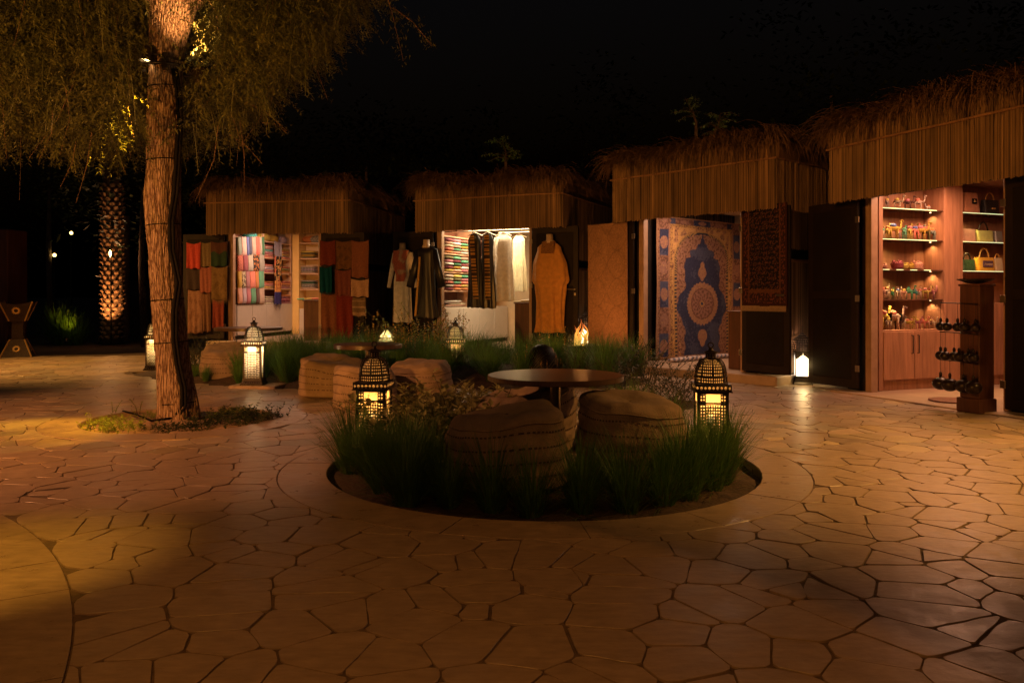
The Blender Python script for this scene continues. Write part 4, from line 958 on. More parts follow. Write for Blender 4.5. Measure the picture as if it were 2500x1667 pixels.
def handbag(y, z, w, h, d, m, lab, handle=True, hm=None, flap=False, plaque=False, clasp=False, shape=1.0):
    r = MB()
    def fn(u, v):
        a = 2 * PI * u; t = 1 - (1 - shape) * v
        return (d / 2 * math.copysign(abs(math.cos(a)) ** .35, math.cos(a)) * (1 - .35 * v), w / 2 * t * math.copysign(abs(math.sin(a)) ** .35, math.sin(a)), h * v)
    r.grid(fn, 28, 8, True); n = 28; r.f.append(tuple(range(8 * n, 9 * n))); r.m.append(0); r.f.append(tuple(range(n - 1, -1, -1))); r.m.append(0)
    o = r.build('handbag', m, mw=inkiosk(3, .17, y, z + .001)); tag(o, lab, 'handbag', 'handbags on the lit shelves')
    if handle: MB().tube([(0, w * .28 * math.cos(t), h - .01 + w * .42 * math.sin(t)) for t in [PI * q / 10 for q in range(11)]], .009, 8).build('handle', hm or m, o, smooth=True)
    if plaque:
        p = MB().bbox(d * .5, d * .5 + .006, -w * .30, w * .30, h * .28, h * .76, .003).build('plaque', mat('plaque', (.12, .07, .12), .5, var=.6, scale=60), o)
        g = MB()
        for q in range(7): g.tube([(d * .5 + .009, -w * .22 + w * .07 * q, h * .42 + .006 * (q % 2)), (d * .5 + .009, -w * .20 + w * .07 * q, h * .52), (d * .5 + .009, -w * .17 + w * .07 * q, h * (.46 + .1 * (q % 3 == 0)))], .0025, 4)
        g.build('script_marks', mat('plaque_marks', (.55, .42, .25), .5), p)
    if clasp: MB().bbox(d * .42, d * .5 + .006, -.03, .03, h * .34, h * .46, .003).build('clasp', GOLD, o)
    return o
yv = lambda px: kleft(3, px, 600, .20)[0]
BAGB = mat('crocodile_black', (.03, .028, .026), .35, var=.4, scale=60, bump=1.0, bscale=70); BAGG = mat('crocodile_green', (.05, .13, .05), .4, var=.5, scale=60, bump=1.0, bscale=70)
o = handbag(yv(2373), lvR[0], .26, .24, .10, cloth_mat((.55, .24, .12)), 'tan trapezoid handbag with small black tag, top shelf at right', False, shape=.75)
tg = MB().bbox(.062, .068, -.04, .04, .11, .17, .002).build('bag_tag', BLACK, o)
MB().tube([(.071, -.012, .125), (.071, -.012, .155), (.071, 0, .135), (.071, .012, .155), (.071, .012, .125)], .002, 4).build('tag_mark', GOLD, tg)
handbag(yv(2422), lvR[0], .24, .17, .10, BAGB, 'black crocodile handbag with gold and wood ring handle', True, GOLD, clasp=True)
handbag(yv(2366), lvR[1], .22, .15, .10, cloth_mat((.60, .34, .22)), 'peach clutch at the left of the second right hand shelf', False)
handbag(yv(2406), lvR[1], .26, .14, .10, cloth_mat((.50, .55, .16)), 'pale lime handbag with dark looped handle', True, METALB)
handbag(yv(2440), lvR[1], .12, .14, .08, mat('silver_mesh', (.3, .3, .28), .4, metal=.3), 'grey woven handbag half behind the door frame', False)
handbag(yv(2366), lvR[2], .20, .13, .10, BAGG, 'dark green crocodile handbag with beaded handle', True, METALB)
handbag(yv(2408), lvR[2], .28, .16, .10, cloth_mat((.70, .40, .02)), 'bright yellow box handbag with dark plaque', True, cloth_mat((.62, .40, .12)), plaque=True)
handbag(yv(2440), lvR[2], .13, .16, .08, cloth_mat((.55, .46, .30)), 'cream handbag beside the yellow box bag', True, GOLD)
handbag(yv(2360), .985, .18, .12, .09, cloth_mat((.62, .50, .15), 'magic', (.4, .3, .1), 60), 'pale yellow woven handbag below the lit shelves', False)
# free standing post with hanging black ornaments, outside the right door
px_, py_ = kpt(3, 1.76, .06)
pm = KM(3) @ T(1.745, .06, 0)
post = empty('display_post', 'brown wooden display post with pegs in front of souvenir kiosk', 'display post', mw=pm)
MB().bbox(-.12, .12, -.10, .12, 0, .13, .006).build('plinth', WOODD, post); MB().bbox(-.095, .105, -.085, .105, .13, 1.14, .006).build('column', WOODD, post); MB().bbox(-.105, .115, -.095, .115, 1.14, 1.16, .004).build('cap', WOODD, post)
tray = MB().lathe([(.0, 0), (.06, .005), (.15, .035), (.155, .045), (.06, .015), (.0, .012)], 20, cap=False).build('shallow_dish', METALB, smooth=True, mw=pm @ T(.0, 0, 1.161)); tag(tray, 'shallow black leaf shaped dish on top of the display post', 'dish')
BLKG = mat('dark_lacquer', (.022, .013, .010), .33, var=.5, scale=14, spec=.35)
for row, (z, rad, drop, nn, dcol) in enumerate(((.99, .045, .22, 5, 'small'), (.72, .048, .22, 6, 'medium'), (.46, .075, .22, 4, 'large'))):
    MB().tube([(-.26, -.14, z), (-.09, -.10, z - .005), (.12, -.12, z - .01)], .005, 6).build('peg', METALB, post)
    for i in range(nn):
        x = -.25 + i * (.36 / (nn - 1)); y = -.14 - .025 * (i % 2)
        m = MB(); m.tube([(0, 0, 0), (0, 0, -drop + rad)], .0022, 4); m.blob((0, 0, -drop), (rad, rad, rad * (.92 if row < 2 else .8)), 14, 9); m.lathe([(.012, -drop + rad * .8), (.014, -drop + rad + .02), (.006, -drop + rad + .035)], 8)
        o = m.build('hanging_ornament', BLKG, smooth=True, mw=pm @ T(x, y, z)); tag(o, '%s glossy black globe ornament, %s from left on the %s peg row' % (dcol, ORD[i], ['upper', 'middle', 'lowest'][row]), 'ornament', 'black globe ornaments on the display post')
tag(MB().lathe([(.0, .0), (.21, .004), (.215, .014), (.2, .018), (.0, .016)], 32).build('round_tray', mat('inlay', (.20, .07, .04), .5, var=.6, scale=40), mw=KM(3) @ T(1.20, .42, .016)), 'dark red patterned round mat on the floor under the ornaments', 'mat')

# ------------------------------------------------------------------ lanterns
def pierced(mb, fn, nu, nv, hole=.62, th=.0, star=False):
    """sheet of nu x nv cells, each an open octagon; fn(u,v)->xyz"""
    for j in range(nv):
        for i in range(nu):
            u0, u1, v0, v1 = i / nu, (i + 1) / nu, j / nv, (j + 1) / nv; cu, cv = (u0 + u1) / 2, (v0 + v1) / 2; hu, hv = (u1 - u0) / 2, (v1 - v0) / 2
            out = [(-1, -1), (0, -1), (1, -1), (1, 0), (1, 1), (0, 1), (-1, 1), (-1, 0)]
            hs = hole * (1.0 if (i + j) % 2 else .86)
            inn = [(-.62, -.62), (0, -1), (.62, -.62), (1, 0), (.62, .62), (0, 1), (-.62, .62), (-1, 0)]
            vs = [fn(cu + a * hu, cv + b * hv) for a, b in out] + [fn(cu + a * hu * hs, cv + b * hv * hs) for a, b in inn]
            mb.add(vs, [(q, (q + 1) % 8, 8 + (q + 1) % 8, 8 + q) for q in range(8)])
def pane_mat():
    N = NT('lantern_glass'); out = N.n['Material Output']
    t = N.node('ShaderNodeBsdfTranslucent'); t.inputs[0].default_value = (1.0, .86, .62, 1); tr = N.node('ShaderNodeBsdfTransparent'); tr.inputs[0].default_value = (1, .9, .75, 1)
    mx = N.node('ShaderNodeMixShader'); mx.inputs[0].default_value = .52; N.l(tr.outputs[0], mx.inputs[1]); N.l(t.outputs[0], mx.inputs[2]); N.l(mx.outputs[0], out.inputs[0]); return N.m
PANE = pane_mat()
def make_lantern():
    r = empty('moroccan_lantern'); a = .092; zb, zt = .065, .43   # body half width and span
    b = MB(); b.bbox(-.125, .125, -.125, .125, 0, .014, .004).bbox(-a - .012, a + .012, -a - .012, a + .012, .052, .064, .003); b.build('base_plate', METALB, r)
    sk = MB()
    for q in range(4):
        Q = Matrix.Rotation(q * PI / 2, 4, 'Z'); sk.xf = Q
        pierced(sk, lambda u, v: ((u - .5) * 2 * (.118 - .016 * v), -(.118 - .016 * v), .014 + .038 * v), 9, 1, .6)
    sk.build('pierced_skirt', METALB, r)
    for q in range(4):
        Q = Matrix.Rotation(q * PI / 2, 4, 'Z')
        f = MB(); f.xf = Q; f.bbox(-a - .006, -a + .010, -a - .006, -a + .010, .064, .43, .002); f.build('corner_post', METALB, r)
        p = MB(); p.xf = Q
        w = a - .010
        pierced(p, lambda u, v: (-w + .034 * u, -a, zb + (zt - zb) * v), 2, 18, .66)
        pierced(p, lambda u, v: (w - .034 * (1 - u), -a, zb + (zt - zb) * v), 2, 18, .66)
        pierced(p, lambda u, v: (-w + .036 + (2 * w - .072) * u, -a, zb + .0 + .285 * v), 6, 15, .70)
        for z in (zb + .288, zb + .352, zb - .001, zt - .012): p.box(-w, w, -a - .003, -a + .002, z, z + .011)
        for x in (-w + .034, w - .036): p.box(x, x + .003, -a - .003, -a + .001, zb, zb + .36)
        p.build('pierced_panel', METALB, r)
        g = MB(); g.xf = Q; g.add([(-w, -a + .006, zb), (w, -a + .006, zb), (w, -a + .006, zt - .004), (-w, -a + .006, zt - .004)], [(0, 1, 2, 3)]); g.build('glass_pane', PANE, r)
    c = MB()
    for q in range(4):
        c.xf = Matrix.Rotation(q * PI / 2, 4, 'Z'); c.box(-.118, .118, -.118, -.088, .430, .437).box(-.112, .112, -.112, -.084, .474, .480); pierced(c, lambda u, v: ((u - .5) * .226, -.113, .437 + .037 * v), 9, 1, .72); c.xf = None
    c.build('pierced_cornice', METALB, r)
    d = MB()
    for q in range(8):
        d.xf = Matrix.Rotation(q * PI / 4 + PI / 8, 4, 'Z'); ap = .1 * math.cos(PI / 8); hw = .1 * math.sin(PI / 8)
        pierced(d, lambda u, v: ((u - .5) * 2 * hw, -ap, .484 + .036 * v), 5, 2, .72)
        d.box(-hw - .003, hw + .003, -ap - .006, -ap + .002, .480, .485).box(-hw - .003, hw + .003, -ap - .008, -ap + .002, .520, .527)
        d.bbox(-hw - .004, -hw + .004, -ap - .004, -ap + .004, .480, .527, .001)
    d.xf = None; d.build('drum_band', METALB, r)
    g = MB(); g.lathe([(.084, .484), (.088, .525), (.082, .55), (.070, .58), (.048, .61), (.028, .628)], 24, cap=False); g.lathe([(.027, .642), (.027, .668)], 16, cap=False); g.xf = Matrix.Rotation(0, 4, 'Z'); g.lathe([(.150, .437), (.150, .474)], 4, ph=PI / 4, cap=False); g.build('glass_liner', PANE, r)
    dome = MB()
    def rad(v): return .094 * math.cos(min(1, v) * PI / 2 * .80) ** .75
    for q in range(8):
        a0 = q * PI / 4 + .05; a1 = (q + 1) * PI / 4 - .05
        pierced(dome, lambda u, v, a0=a0, a1=a1: (rad(v) * math.cos(a0 + (a1 - a0) * u), rad(v) * math.sin(a0 + (a1 - a0) * u), .527 + .108 * math.sin(v * PI / 2)), 5, 8, .70)
        dome.tube([(1.02 * rad(t / 8) * math.cos(q * PI / 4), 1.02 * rad(t / 8) * math.sin(q * PI / 4), .527 + .108 * math.sin(t / 8 * PI / 2)) for t in range(9)], .0055, 5)
    dome.build('pierced_dome', METALB, r)
    n = MB()
    pierced(n, lambda u, v: (.034 * math.cos(2 * PI * u), .034 * math.sin(2 * PI * u), .642 + .026 * v), 12, 2, .7)
    n.lathe([(.036, .630), (.036, .642)], 16).lathe([(.036, .668), (.040, .674), (.05, .677), (.018, .69), (.012, .70), (.010, .712)], 16); n.build('neck', METALB, r)
    MB().tube([(.017 * math.cos(t), 0, .722 + .017 * math.sin(t)) for t in [2 * PI * q / 12 for q in range(13)]], .0042, 6).build('hanging_ring', METALB, r)
    bl = MB().blob((0, 0, .25), (.020, .020, .034), 10, 8); bl.build('bulb', emat('bulb', (1.0, .72, .30), 8), r, smooth=True)
    MB().lathe([(.016, .066), (.016, .19), (.012, .21)], 10).build('bulb_holder', METALB, r)
    return r
LAN = [(None, 5.62, -.945, R(-5), 3.2, (1, .43, .10), 'iron dome lantern glowing amber among grasses at left of round planter'),
       (None, 5.50, 1.335, R(-5), 1.1, (1, .45, .13), 'iron dome lantern half hidden by grass at the right end of the round planter'),
       (None, 9.46, -2.98, R(4), 12, (1, .80, .50), 'bright white lit dome lantern standing on a stone slab at the bed edge'),
       (None, 10.6, -.73, R(-3), 6, (1, .80, .36), 'iron dome lantern in the grass in front of the clothing kiosk'),
       (None, 11.7, -5.10, R(8), 8, (1, .76, .36), 'lit dome lantern half hidden behind the big tree trunk')]
lan0 = make_lantern()
for i, (z, Y, X, rz, pw, c, lab) in enumerate(LAN):
    o = lan0 if i == 0 else copy_tree(lan0)
    zz = [.0, .0, .035, .0, .0][i] - (.03 if i < 2 else 0)
    o.location = (X, Y, zz); o.rotation_euler = (0, 0, rz); tag(o, lab, 'lantern', 'large pierced metal lanterns')
    o.scale = (1.04,) * 3
    point('lantern_light', (0, 0, .345), pw, c, .03, o)
slab = MB().bbox(-.26, .30, -.17, .2, -.01, .032, .006).build('lantern_slab', SLAB, mw=T(-2.95, 9.46, 0, R(-8))); tag(slab, 'square stone slab under the bright lantern at the bed edge', 'slab')
# small pyramid roofed lantern in the far bed
sl = empty('square_lantern', 'small pyramid roofed lantern with sparkling glass behind yellow flowers', 'lantern', loc=(-1.73, 11.3, .18), rz=R(30))
m = MB()
for q in range(4):
    m.xf = Matrix.Rotation(q * PI / 2, 4, 'Z'); m.bbox(-.092, -.080, -.092, -.080, 0, .30, .002); m.tube([(-.09, -.09, .30), (0, 0, .43)], .006, 5); m.box(-.09, .09, -.092, -.084, .295, .305).box(-.09, .09, -.092, -.084, 0, .012)
m.xf = None; m.tube([(0, 0, .43), (0, 0, .49)], .006, 6); m.build('frame', METALB, sl)
for q in range(4):
    g = MB(); g.xf = Matrix.Rotation(q * PI / 2, 4, 'Z'); pierced(g, lambda u, v: ((u - .5) * .16, -.086, .012 + .28 * v), 7, 11, .72); g.build('pierced_panel', METALB, sl)
    g = MB(); g.xf = Matrix.Rotation(q * PI / 2, 4, 'Z'); g.add([(-.08, -.08, .01), (.08, -.08, .01), (.08, -.08, .29), (-.08, -.08, .29)], [(0, 1, 2, 3)]).add([(-.085, -.085, .30), (.085, -.085, .30), (0, 0, .425)], [(0, 1, 2)]); g.build('glass_pane', PANE, sl)
MB().blob((0, 0, .15), (.02, .02, .03), 8, 6).build('bulb', emat('bulb', (1, .7, .3), 22), sl); point('lantern_light', (0, 0, .24), 4, (1, .80, .36), .02, sl)
# arched floor lanterns beside the kiosks
def arch_lantern():
    r = empty('arched_lantern'); W = .105; d = .075
    MB().lathe([(.155, 0), (.155, .012), (.135, .03), (.115, .085), (.12, .09)], 4, ph=PI / 4).build('base', METALB, r)
    sc = MB()
    for q in range(3): sc.xf = T(-.06 + .06 * q, -.108, .05); sc.lathe([(.015, 0), (.015, .004)], 10)
    f = MB()
    for q in range(4):
        f.xf = Matrix.Rotation(q * PI / 2, 4, 'Z'); f.bbox(-.087, -.077, -.087, -.077, .09, .395, .002); f.box(-.087, .087, -.089, -.079, .375, .395).box(-.087, .087, -.088, -.08, .085, .1)
        # fretted spandrels over the ogee opening
        for s in (-1, 1):
            pts = [(s * .08, .375), (s * .002, .375), (s * .002, .352), (s * .03, .335), (s * .05, .315), (s * .08, .30)]
            f.add([(p[0], -.086, p[1]) for p in pts], [tuple(range(6)) if s > 0 else tuple(range(5, -1, -1))])
    f.build('frame', METALB, r)
    for q in range(4):
        g = MB(); g.xf = Matrix.Rotation(q * PI / 2, 4, 'Z'); g.add([(-.078, -.080, .10), (.078, -.080, .10), (.078, -.080, .376), (-.078, -.080, .376)], [(0, 1, 2, 3)]); g.build('opal_pane', emat('opal_pane', (1, .84, .62), 1.7), r)
    on = MB()
    def orad(v): return .125 * (math.cos(v * PI / 2) ** .8) * (1 + .22 * math.sin(v * PI)) if v < .62 else .125 * (math.cos(.62 * PI / 2) ** .8) * (1 + .22 * math.sin(.62 * PI)) * (1 - (v - .62) / .38) ** 1.5 + .004
    for q in range(4):
        a0 = q * PI / 2 - PI / 4
        pierced(on, lambda u, v: (orad(v) * math.cos(a0 + PI / 2 * u) * 1.0, orad(v) * math.sin(a0 + PI / 2 * u), .395 + .235 * v), 7, 9, .66)
    on.lathe([(.006, .62), (.004, .70)], 6); on.build('onion_top', METALB, r)
    return r
A1 = arch_lantern(); A1.location = (3.47, 9.80, .0); A1.rotation_euler = (0, 0, R(-12)); tag(A1, 'white lit arched lantern on the paving between rug kiosk and souvenir kiosk', 'lantern', 'arched white lanterns')
point('lantern_light', (0, -.16, .24), 3.5, (1, .66, .25), .06, A1); point('lantern_light', (0, 0, .50), 2, (1, .55, .35), .03, A1)
A2 = copy_tree(A1); A2.location = (1.12, 12.35, .20); A2.rotation_euler = (0, 0, R(-30)); tag(A2, 'white lit arched lantern partly behind the flames between clothing and rug kiosks', 'lantern', 'arched white lanterns')

# ------------------------------------------------------------------ bistro tables
def round_table(x, y, zt, dia, lab, rz=0, th=.033):
    r = empty('round_table', lab, 'table', 'round pedestal tables', loc=(x, y, 0), rz=rz); R_ = dia / 2
    MB().lathe([(0, zt - th), (R_ - .004, zt - th), (R_, zt - th + .004), (R_, zt - .003), (R_ - .003, zt), (0, zt)], 72, cap=False).build('tabletop', TABLE, r)
    MB().lathe([(.034, .0), (.034, zt - th - .006)], 20).build('pedestal', mat('grey_steel', (.20, .16, .13), .28, metal=.8, var=.2), r, smooth=False)
    MB().lathe([(.20, -.05), (.20, .004), (.19, .010), (.04, .016)], 32).build('foot_plate', METALB, r)
    MB().lathe([(.11, zt - th - .008), (.11, zt - th - .0005)], 20).build('mounting_plate', METALB, r)
    return r
round_table(.28, 5.28, .545, .875, 'round dark table in the round planter between the bean bags', R(20))
t2 = round_table(-1.66, 9.45, .50, .78, 'low round brown table behind the two striped bean bags', 0, .05)
t3 = round_table(-3.60, 11.2, .625, .90, 'round brown table in front of the scarf kiosk cabinet', 0, .04)

# ------------------------------------------------------------------ bean bags
def beanbag(x, y, w, h, dp, seed, lab, rz=0, peak=(0, 0), flat=.15, z=0.0, dent=.5):
    rs = random.Random(seed); ph = [rs.uniform(0, 6.3) for _ in range(8)]
    r = empty('bean_bag', lab, 'bean bag', 'striped woven bean bags', loc=(x, y, z), rz=rz)
    def surf(u, t, off=0.0):
        # t: 0 bottom rim .. 1 top centre
        a = 2 * PI * u; e = .74
        ca, sa = math.copysign(abs(math.cos(a)) ** e, math.cos(a)), math.copysign(abs(math.sin(a)) ** e, math.sin(a))
        if t < .12: k = .90 + .10 * math.sin(t / .12 * PI / 2); zz = .03 * (t / .12) ** 1.6
        elif t < .60: q = (t - .12) / .48; k = 1.0 + .06 * math.sin(q * PI) - .05 * q; zz = .03 + (h * .80 - .03) * q
        else:
            q = (t - .60) / .40; k = .95 * math.cos(q * PI / 2) ** .62; zz = h * .80 + h * .20 * math.sin(q * PI / 2) ** .9
        rx, ry = w / 2 * k + off, dp / 2 * k + off
        px, py = rx * ca, ry * sa
        up = max(0, min(1, (t - .25) / .4))
        n = mnoise.noise(Vector((px * 4 + ph[0], py * 4, zz * 5))) ; n2 = mnoise.noise(Vector((px * 11, py * 11 + ph[1], zz * 12)))
        # slumped crown: one side lifts into a corner, the middle sags
        lift = peak[0] * px / (w / 2) * .10 + peak[1] * py / (dp / 2) * .10
        sag = -dent * .10 * math.exp(-((px + .05 * w) ** 2 + (py) ** 2) / (.028)) * (1 if t > .55 else 0)
        zz += up * (lift + .030 * n + .012 * n2) + sag * min(1, max(0, (t - .55) / .15))
        wr = .020 * n2 * up + .025 * mnoise.noise(Vector((math.cos(a) * 1.2, math.sin(a) * 1.2, zz * 3 + ph[3]))) + .014 * mnoise.noise(Vector((a * 1.1, zz * 16, ph[2]))) * min(1, t * 4)
        return (px * (1 + wr / max(rx, .05)), py * (1 + wr / max(ry, .05)), zz)
    MB().grid(lambda u, v: surf(u, min(v, .9995)), 84, 56, True).build('cover', BAG, r, smooth=True)
    for b, t0 in enumerate((.20, .31, .42, .53)):
        m = MB(); n = 84
        for i in range(n):
            u0, u1 = i / n, (i + .6) / n
            for dt, hh in ((0, .014),):
                P = [surf(u0, t0, .0035), surf(u1, t0, .0035), surf(u1, t0 + hh * 1.0, .0035), surf(u0, t0 + hh * 1.0, .0035)]; m.add(P, [(0, 1, 2, 3)])
        tag(m.build('stitched_stripe', BAGD, r), kind='stuff')
    m = MB(); m.tube([surf(q / 84, .605, .002) for q in range(85)], .006, 5); m.build('top_seam', BAG, r, smooth=True)
    return r
beanbag(-.03, 4.64, .66, .43, .60, 1, 'dark front bean bag in the shade nearest the camera in round planter', R(12), (.3, -.1))
beanbag(.06, 5.62, .72, .44, .60, 2, 'folded topped bean bag behind the table leg in the round planter', R(-18), (.7, .3), dent=1.3)
beanbag(.71, 4.93, .62, .47, .58, 3, 'upright striped bean bag right of the table in the round planter', R(8), (-.35, .15))
beanbag(-1.90, 8.72, .68, .41, .60, 4, 'pink lit striped bean bag on the paving, left of the pair', R(-10), (-.5, .3))
beanbag(-1.40, 7.80, .60, .40, .56, 5, 'striped bean bag on the paving just behind the amber lantern', R(10), (-.3, -.2))
beanbag(-.93, 8.35, .62, .39, .58, 6, 'dim round bean bag behind the leafy shrub', R(0), (.1, .2), dent=.1)
beanbag(-3.58, 10.35, .66, .42, .60, 7, 'striped bean bag under the far left round table', R(20), (.2, .5), z=.02)

# ------------------------------------------------------------------ plants
def tuft_mesh(name, n, h, spread, m, seed, w=.0022, seg=5, curl=1.0, up=.95):
    g = np.random.default_rng(seed); V = []; Fc = []
    a = g.uniform(0, 2 * PI, n); r0 = spread * .15 * np.sqrt(g.random(n)); L = h * g.uniform(.55, 1.15, n); tilt = np.abs(g.normal(0, .42, n)) * curl; bend = g.uniform(.25, 1.0, n) * curl
    az = a + g.normal(0, .5, n)
    for i in range(n):
        x, y, z = r0[i] * math.cos(a[i]), r0[i] * math.sin(a[i]), -.01; th = tilt[i]; dx, dy = math.cos(az[i]), math.sin(az[i]); wx, wy = -dy, dx; b = len(V)
        for s in range(seg + 1):
            q = s / seg; ww = w * (1 - q ** 2 * .85)
            V.append((x - wx * ww, y - wy * ww, z)); V.append((x + wx * ww, y + wy * ww, z))
            st = L[i] / seg; x += dx * math.sin(th) * st; y += dy * math.sin(th) * st; z += math.cos(th) * st; th += bend[i] * (.10 + .32 * q)
        for s in range(seg): Fc.append((b + 2 * s, b + 2 * s + 1, b + 2 * s + 3, b + 2 * s + 2))
    me = bpy.data.meshes.new(name); me.from_pydata(V, [], Fc); me.materials.append(m); return me
TUFT = [tuft_mesh('grass_blades', 300, .50, .42, GRASS, 10 + i, .0023) for i in range(3)]
TUFTB = [tuft_mesh('grass_blades_back', 300, .50, .42, GRASS, 20 + i, .003) for i in range(2)]
DRY = [tuft_mesh('dry_blades', 60, .30, .42, GRASSY, 30 + i, .0018, curl=1.6) for i in range(2)]
def tuft(x, y, z, s, lab, grp, i=0, back=False, sz=1.0):
    o = link('grass_tuft', (TUFTB if back else TUFT)[i % (2 if back else 3)]); o.location = (x, y, z); o.rotation_euler = (random.uniform(-.08, .08), random.uniform(-.08, .08), random.uniform(0, 6.3)); o.scale = (s, s, s * sz)
    tag(o, lab, 'grass', grp)
    d = link('dry_blades', DRY[i % 2], o)
    return o
L1 = 'fountain grass tuft along the front rim of the round planter'
ang = [200, 213, 227, 240, 253, 265, 279, 292, 305, 318, 331, 344]
for i, a in enumerate(ang):
    rr = random.uniform(.98, 1.10); x, y = C1[0] + rr * math.cos(R(a)), C1[1] + rr * math.sin(R(a))
    tuft(x, y, -.05, random.uniform(.72, .90), L1, 'grass tufts on the planter rim', i)
for i, (x, y) in enumerate([(-1.02, 5.32), (-.80, 5.25), (-1.0, 5.08), (-.78, 4.75), (-.50, 4.62), (1.36, 5.18), (1.18, 5.20), (1.44, 5.52), (1.22, 4.78), (1.06, 5.62), (-.55, 4.3), (.35, 4.25), (.95, 4.45)]):
    tuft(x, y, -.05, random.uniform(.78, 1.0), 'grass tuft inside the round planter near lanterns and bean bags', 'inner grass tufts', i)
for i in range(20):
    a = R((176 if i < 10 else 306) + (i % 10) * 6 + random.uniform(-3, 3)); rr = random.uniform(.62, 1.0)
    x, y = C1[0] + rr * math.cos(a), C1[1] + rr * math.sin(a)
    if any(math.hypot(x - b[0], y - b[1]) < .33 for b in ((-.03, 4.62), (.71, 4.93))): continue
    tuft(x, y, -.05, random.uniform(.6, .98), 'grass tuft inside the round planter near lanterns and bean bags', 'inner grass tufts', i)
for i, (x, y) in enumerate([(.86, 5.95), (1.12, 5.98), (.62, 6.15), (.95, 6.22), (.35, 6.28), (.75, 5.75)]):
    tuft(x, y, -.04, random.uniform(.75, .95), 'grass tuft behind the right bean bag at back of planter', 'rear grass tufts', i, True)
rf = random.Random(5)
far = []
tries = 0
while len(far) < 84 and tries < 6000:
    tries += 1; x = rf.uniform(-3.4, 1.6); y = rf.uniform(9.5, 11.9)
    if not in_poly(x, y, FAR) or any(math.hypot(x - p[0], y - p[1]) < .20 for p in far): continue
    if math.hypot(x + 1.66, y - 9.45) < .3 or math.hypot(x + 3.6, y - 11.2) < .6 or math.hypot(x + 1.73, y - 11.3) < .22 or math.hypot(x + .73, y - 10.6) < .2 or math.hypot(x - .93, y - 11) < .3 or math.hypot(x + 3, y - 9.46) < .35: continue
    far.append((x, y))
for i, (x, y) in enumerate(far):
    tuft(x, y, .06, rf.uniform(.75, 1.18), 'grass tuft in the long bed before the kiosks', 'grass tufts in the long bed', i, True)
for i, (x, y, s) in enumerate([(-3.72, 9.95, .45), (-3.1, 10.0, .6), (-4.0, 10.35, .4), (-2.62, 9.65, .8), (-2.45, 9.75, .95), (-2.3, 9.95, 1.0), (-2.15, 9.65, .85), (-2.75, 9.95, .9), (-2.55, 9.9, 1.0), (-2.35, 9.6, .8), (-2.05, 9.95, 1.05), (-2.5, 10.15, 1.1), (-3.25, 9.75, .5)]):
    tuft(x, y, .02, s, 'lit green grass tuft next to the bright white lantern', 'lit grass tufts', i, True)

def leafy(name, n_st, h, spread, leaf, seed, lm, ratio=.42, per=14, lean=.5, droop=.3, tip=0, tipm=None, thick=.004):
    g = random.Random(seed); st = MB(); lf = MB(); tp = MB()
    def addleaf(mb, p, d, L, W, cur):
        d = d.normalized(); s = d.cross(Vector((0, 0, 1)))
        s = s.normalized() if s.length > .01 else Vector((1, 0, 0)); up = s.cross(d)
        q1 = p + d * L * .45 + up * cur * L * .5; q2 = p + d * L + up * cur * L * .2
        mb.add([p, q1 - s * W / 2, q1 - up * W * .12, q1 + s * W / 2, q2], [(0, 1, 2), (0, 2, 3), (1, 4, 2), (2, 4, 3)])
    for i in range(n_st):
        a = g.uniform(0, 2 * PI); H = h * g.uniform(.6, 1.1); ln = g.uniform(.1, lean); p = Vector((g.uniform(-.2, .2) * spread, g.uniform(-.2, .2) * spread, 0)); pts = [p.copy()]; d = Vector((math.cos(a) * ln, math.sin(a) * ln, 1)).normalized()
        for s in range(6):
            p = p + d * H / 6; pts.append(p.copy()); d = (d + Vector((math.cos(a), math.sin(a), -droop)) * .10 + Vector((g.uniform(-.1, .1), g.uniform(-.1, .1), 0))).normalized()
        st.tube(pts, [thick * (1 - .1 * q) for q in range(7)], 4)
        for q in range(per):
            t = .18 + .82 * q / (per - 1); k = min(5.999, t * 6); b = pts[int(k)].lerp(pts[int(k) + 1], k - int(k)); aa = q * 2.4 + a
            dd = Vector((math.cos(aa), math.sin(aa), g.uniform(.0, .8))); L = leaf * g.uniform(.7, 1.2) * (1 - .3 * t)
            addleaf(lf, b, dd, L, L * ratio, g.uniform(-.2, .5))
        for q in range(tip):
            dd = Vector((g.uniform(-1, 1), g.uniform(-1, 1), g.uniform(-.2, 1))); addleaf(tp, pts[-1] + Vector((0, 0, -.025 * q)), dd, leaf * .55, leaf * .42, .3)
    return st, lf, tp, lm, tipm
SHR = {}
def shrub(name, key, loc, s, lab, cat='shrub', grp=None, rz=None, **kw):
    if key not in SHR:
        st, lf, tp, lm, tm = leafy(name, **kw); SHR[key] = (st.mesh('stems', STEM), lf.mesh('leaves', lm), tp.mesh('blossoms', tm) if tp.v else None)
    ms = SHR[key]; o = empty(name, lab, cat, grp, loc=loc, rz=random.uniform(0, 6.3) if rz is None else rz); o.scale = (s, s, s)
    tag(link('stems', ms[0], o), kind='stuff'); tag(link('leaves', ms[1], o), kind='stuff')
    if ms[2]: tag(link('blossoms', ms[2], o), kind='stuff')
    return o
pk = dict(n_st=40, h=.54, spread=1.1, leaf=.115, seed=3, lm=LEAFA, ratio=.46, per=18, lean=.8)
for i, (x, y, s) in enumerate([(-.58, 5.42, 1.0), (-.32, 5.55, 1.02), (-.62, 5.78, 1.0), (-.28, 5.15, .80), (-.36, 6.0, .95)]):
    shrub('leafy_shrub', 'pale%d' % (i % 2), (x, y, -.04), s, 'pale broad leaved shrub between the amber lantern and the table', grp='pale leaved shrubs in round planter', **dict(pk, seed=3 + i % 2))
dk = dict(n_st=22, h=.55, spread=1.0, leaf=.05, seed=8, lm=LEAFD, ratio=.40, per=24, lean=.8)
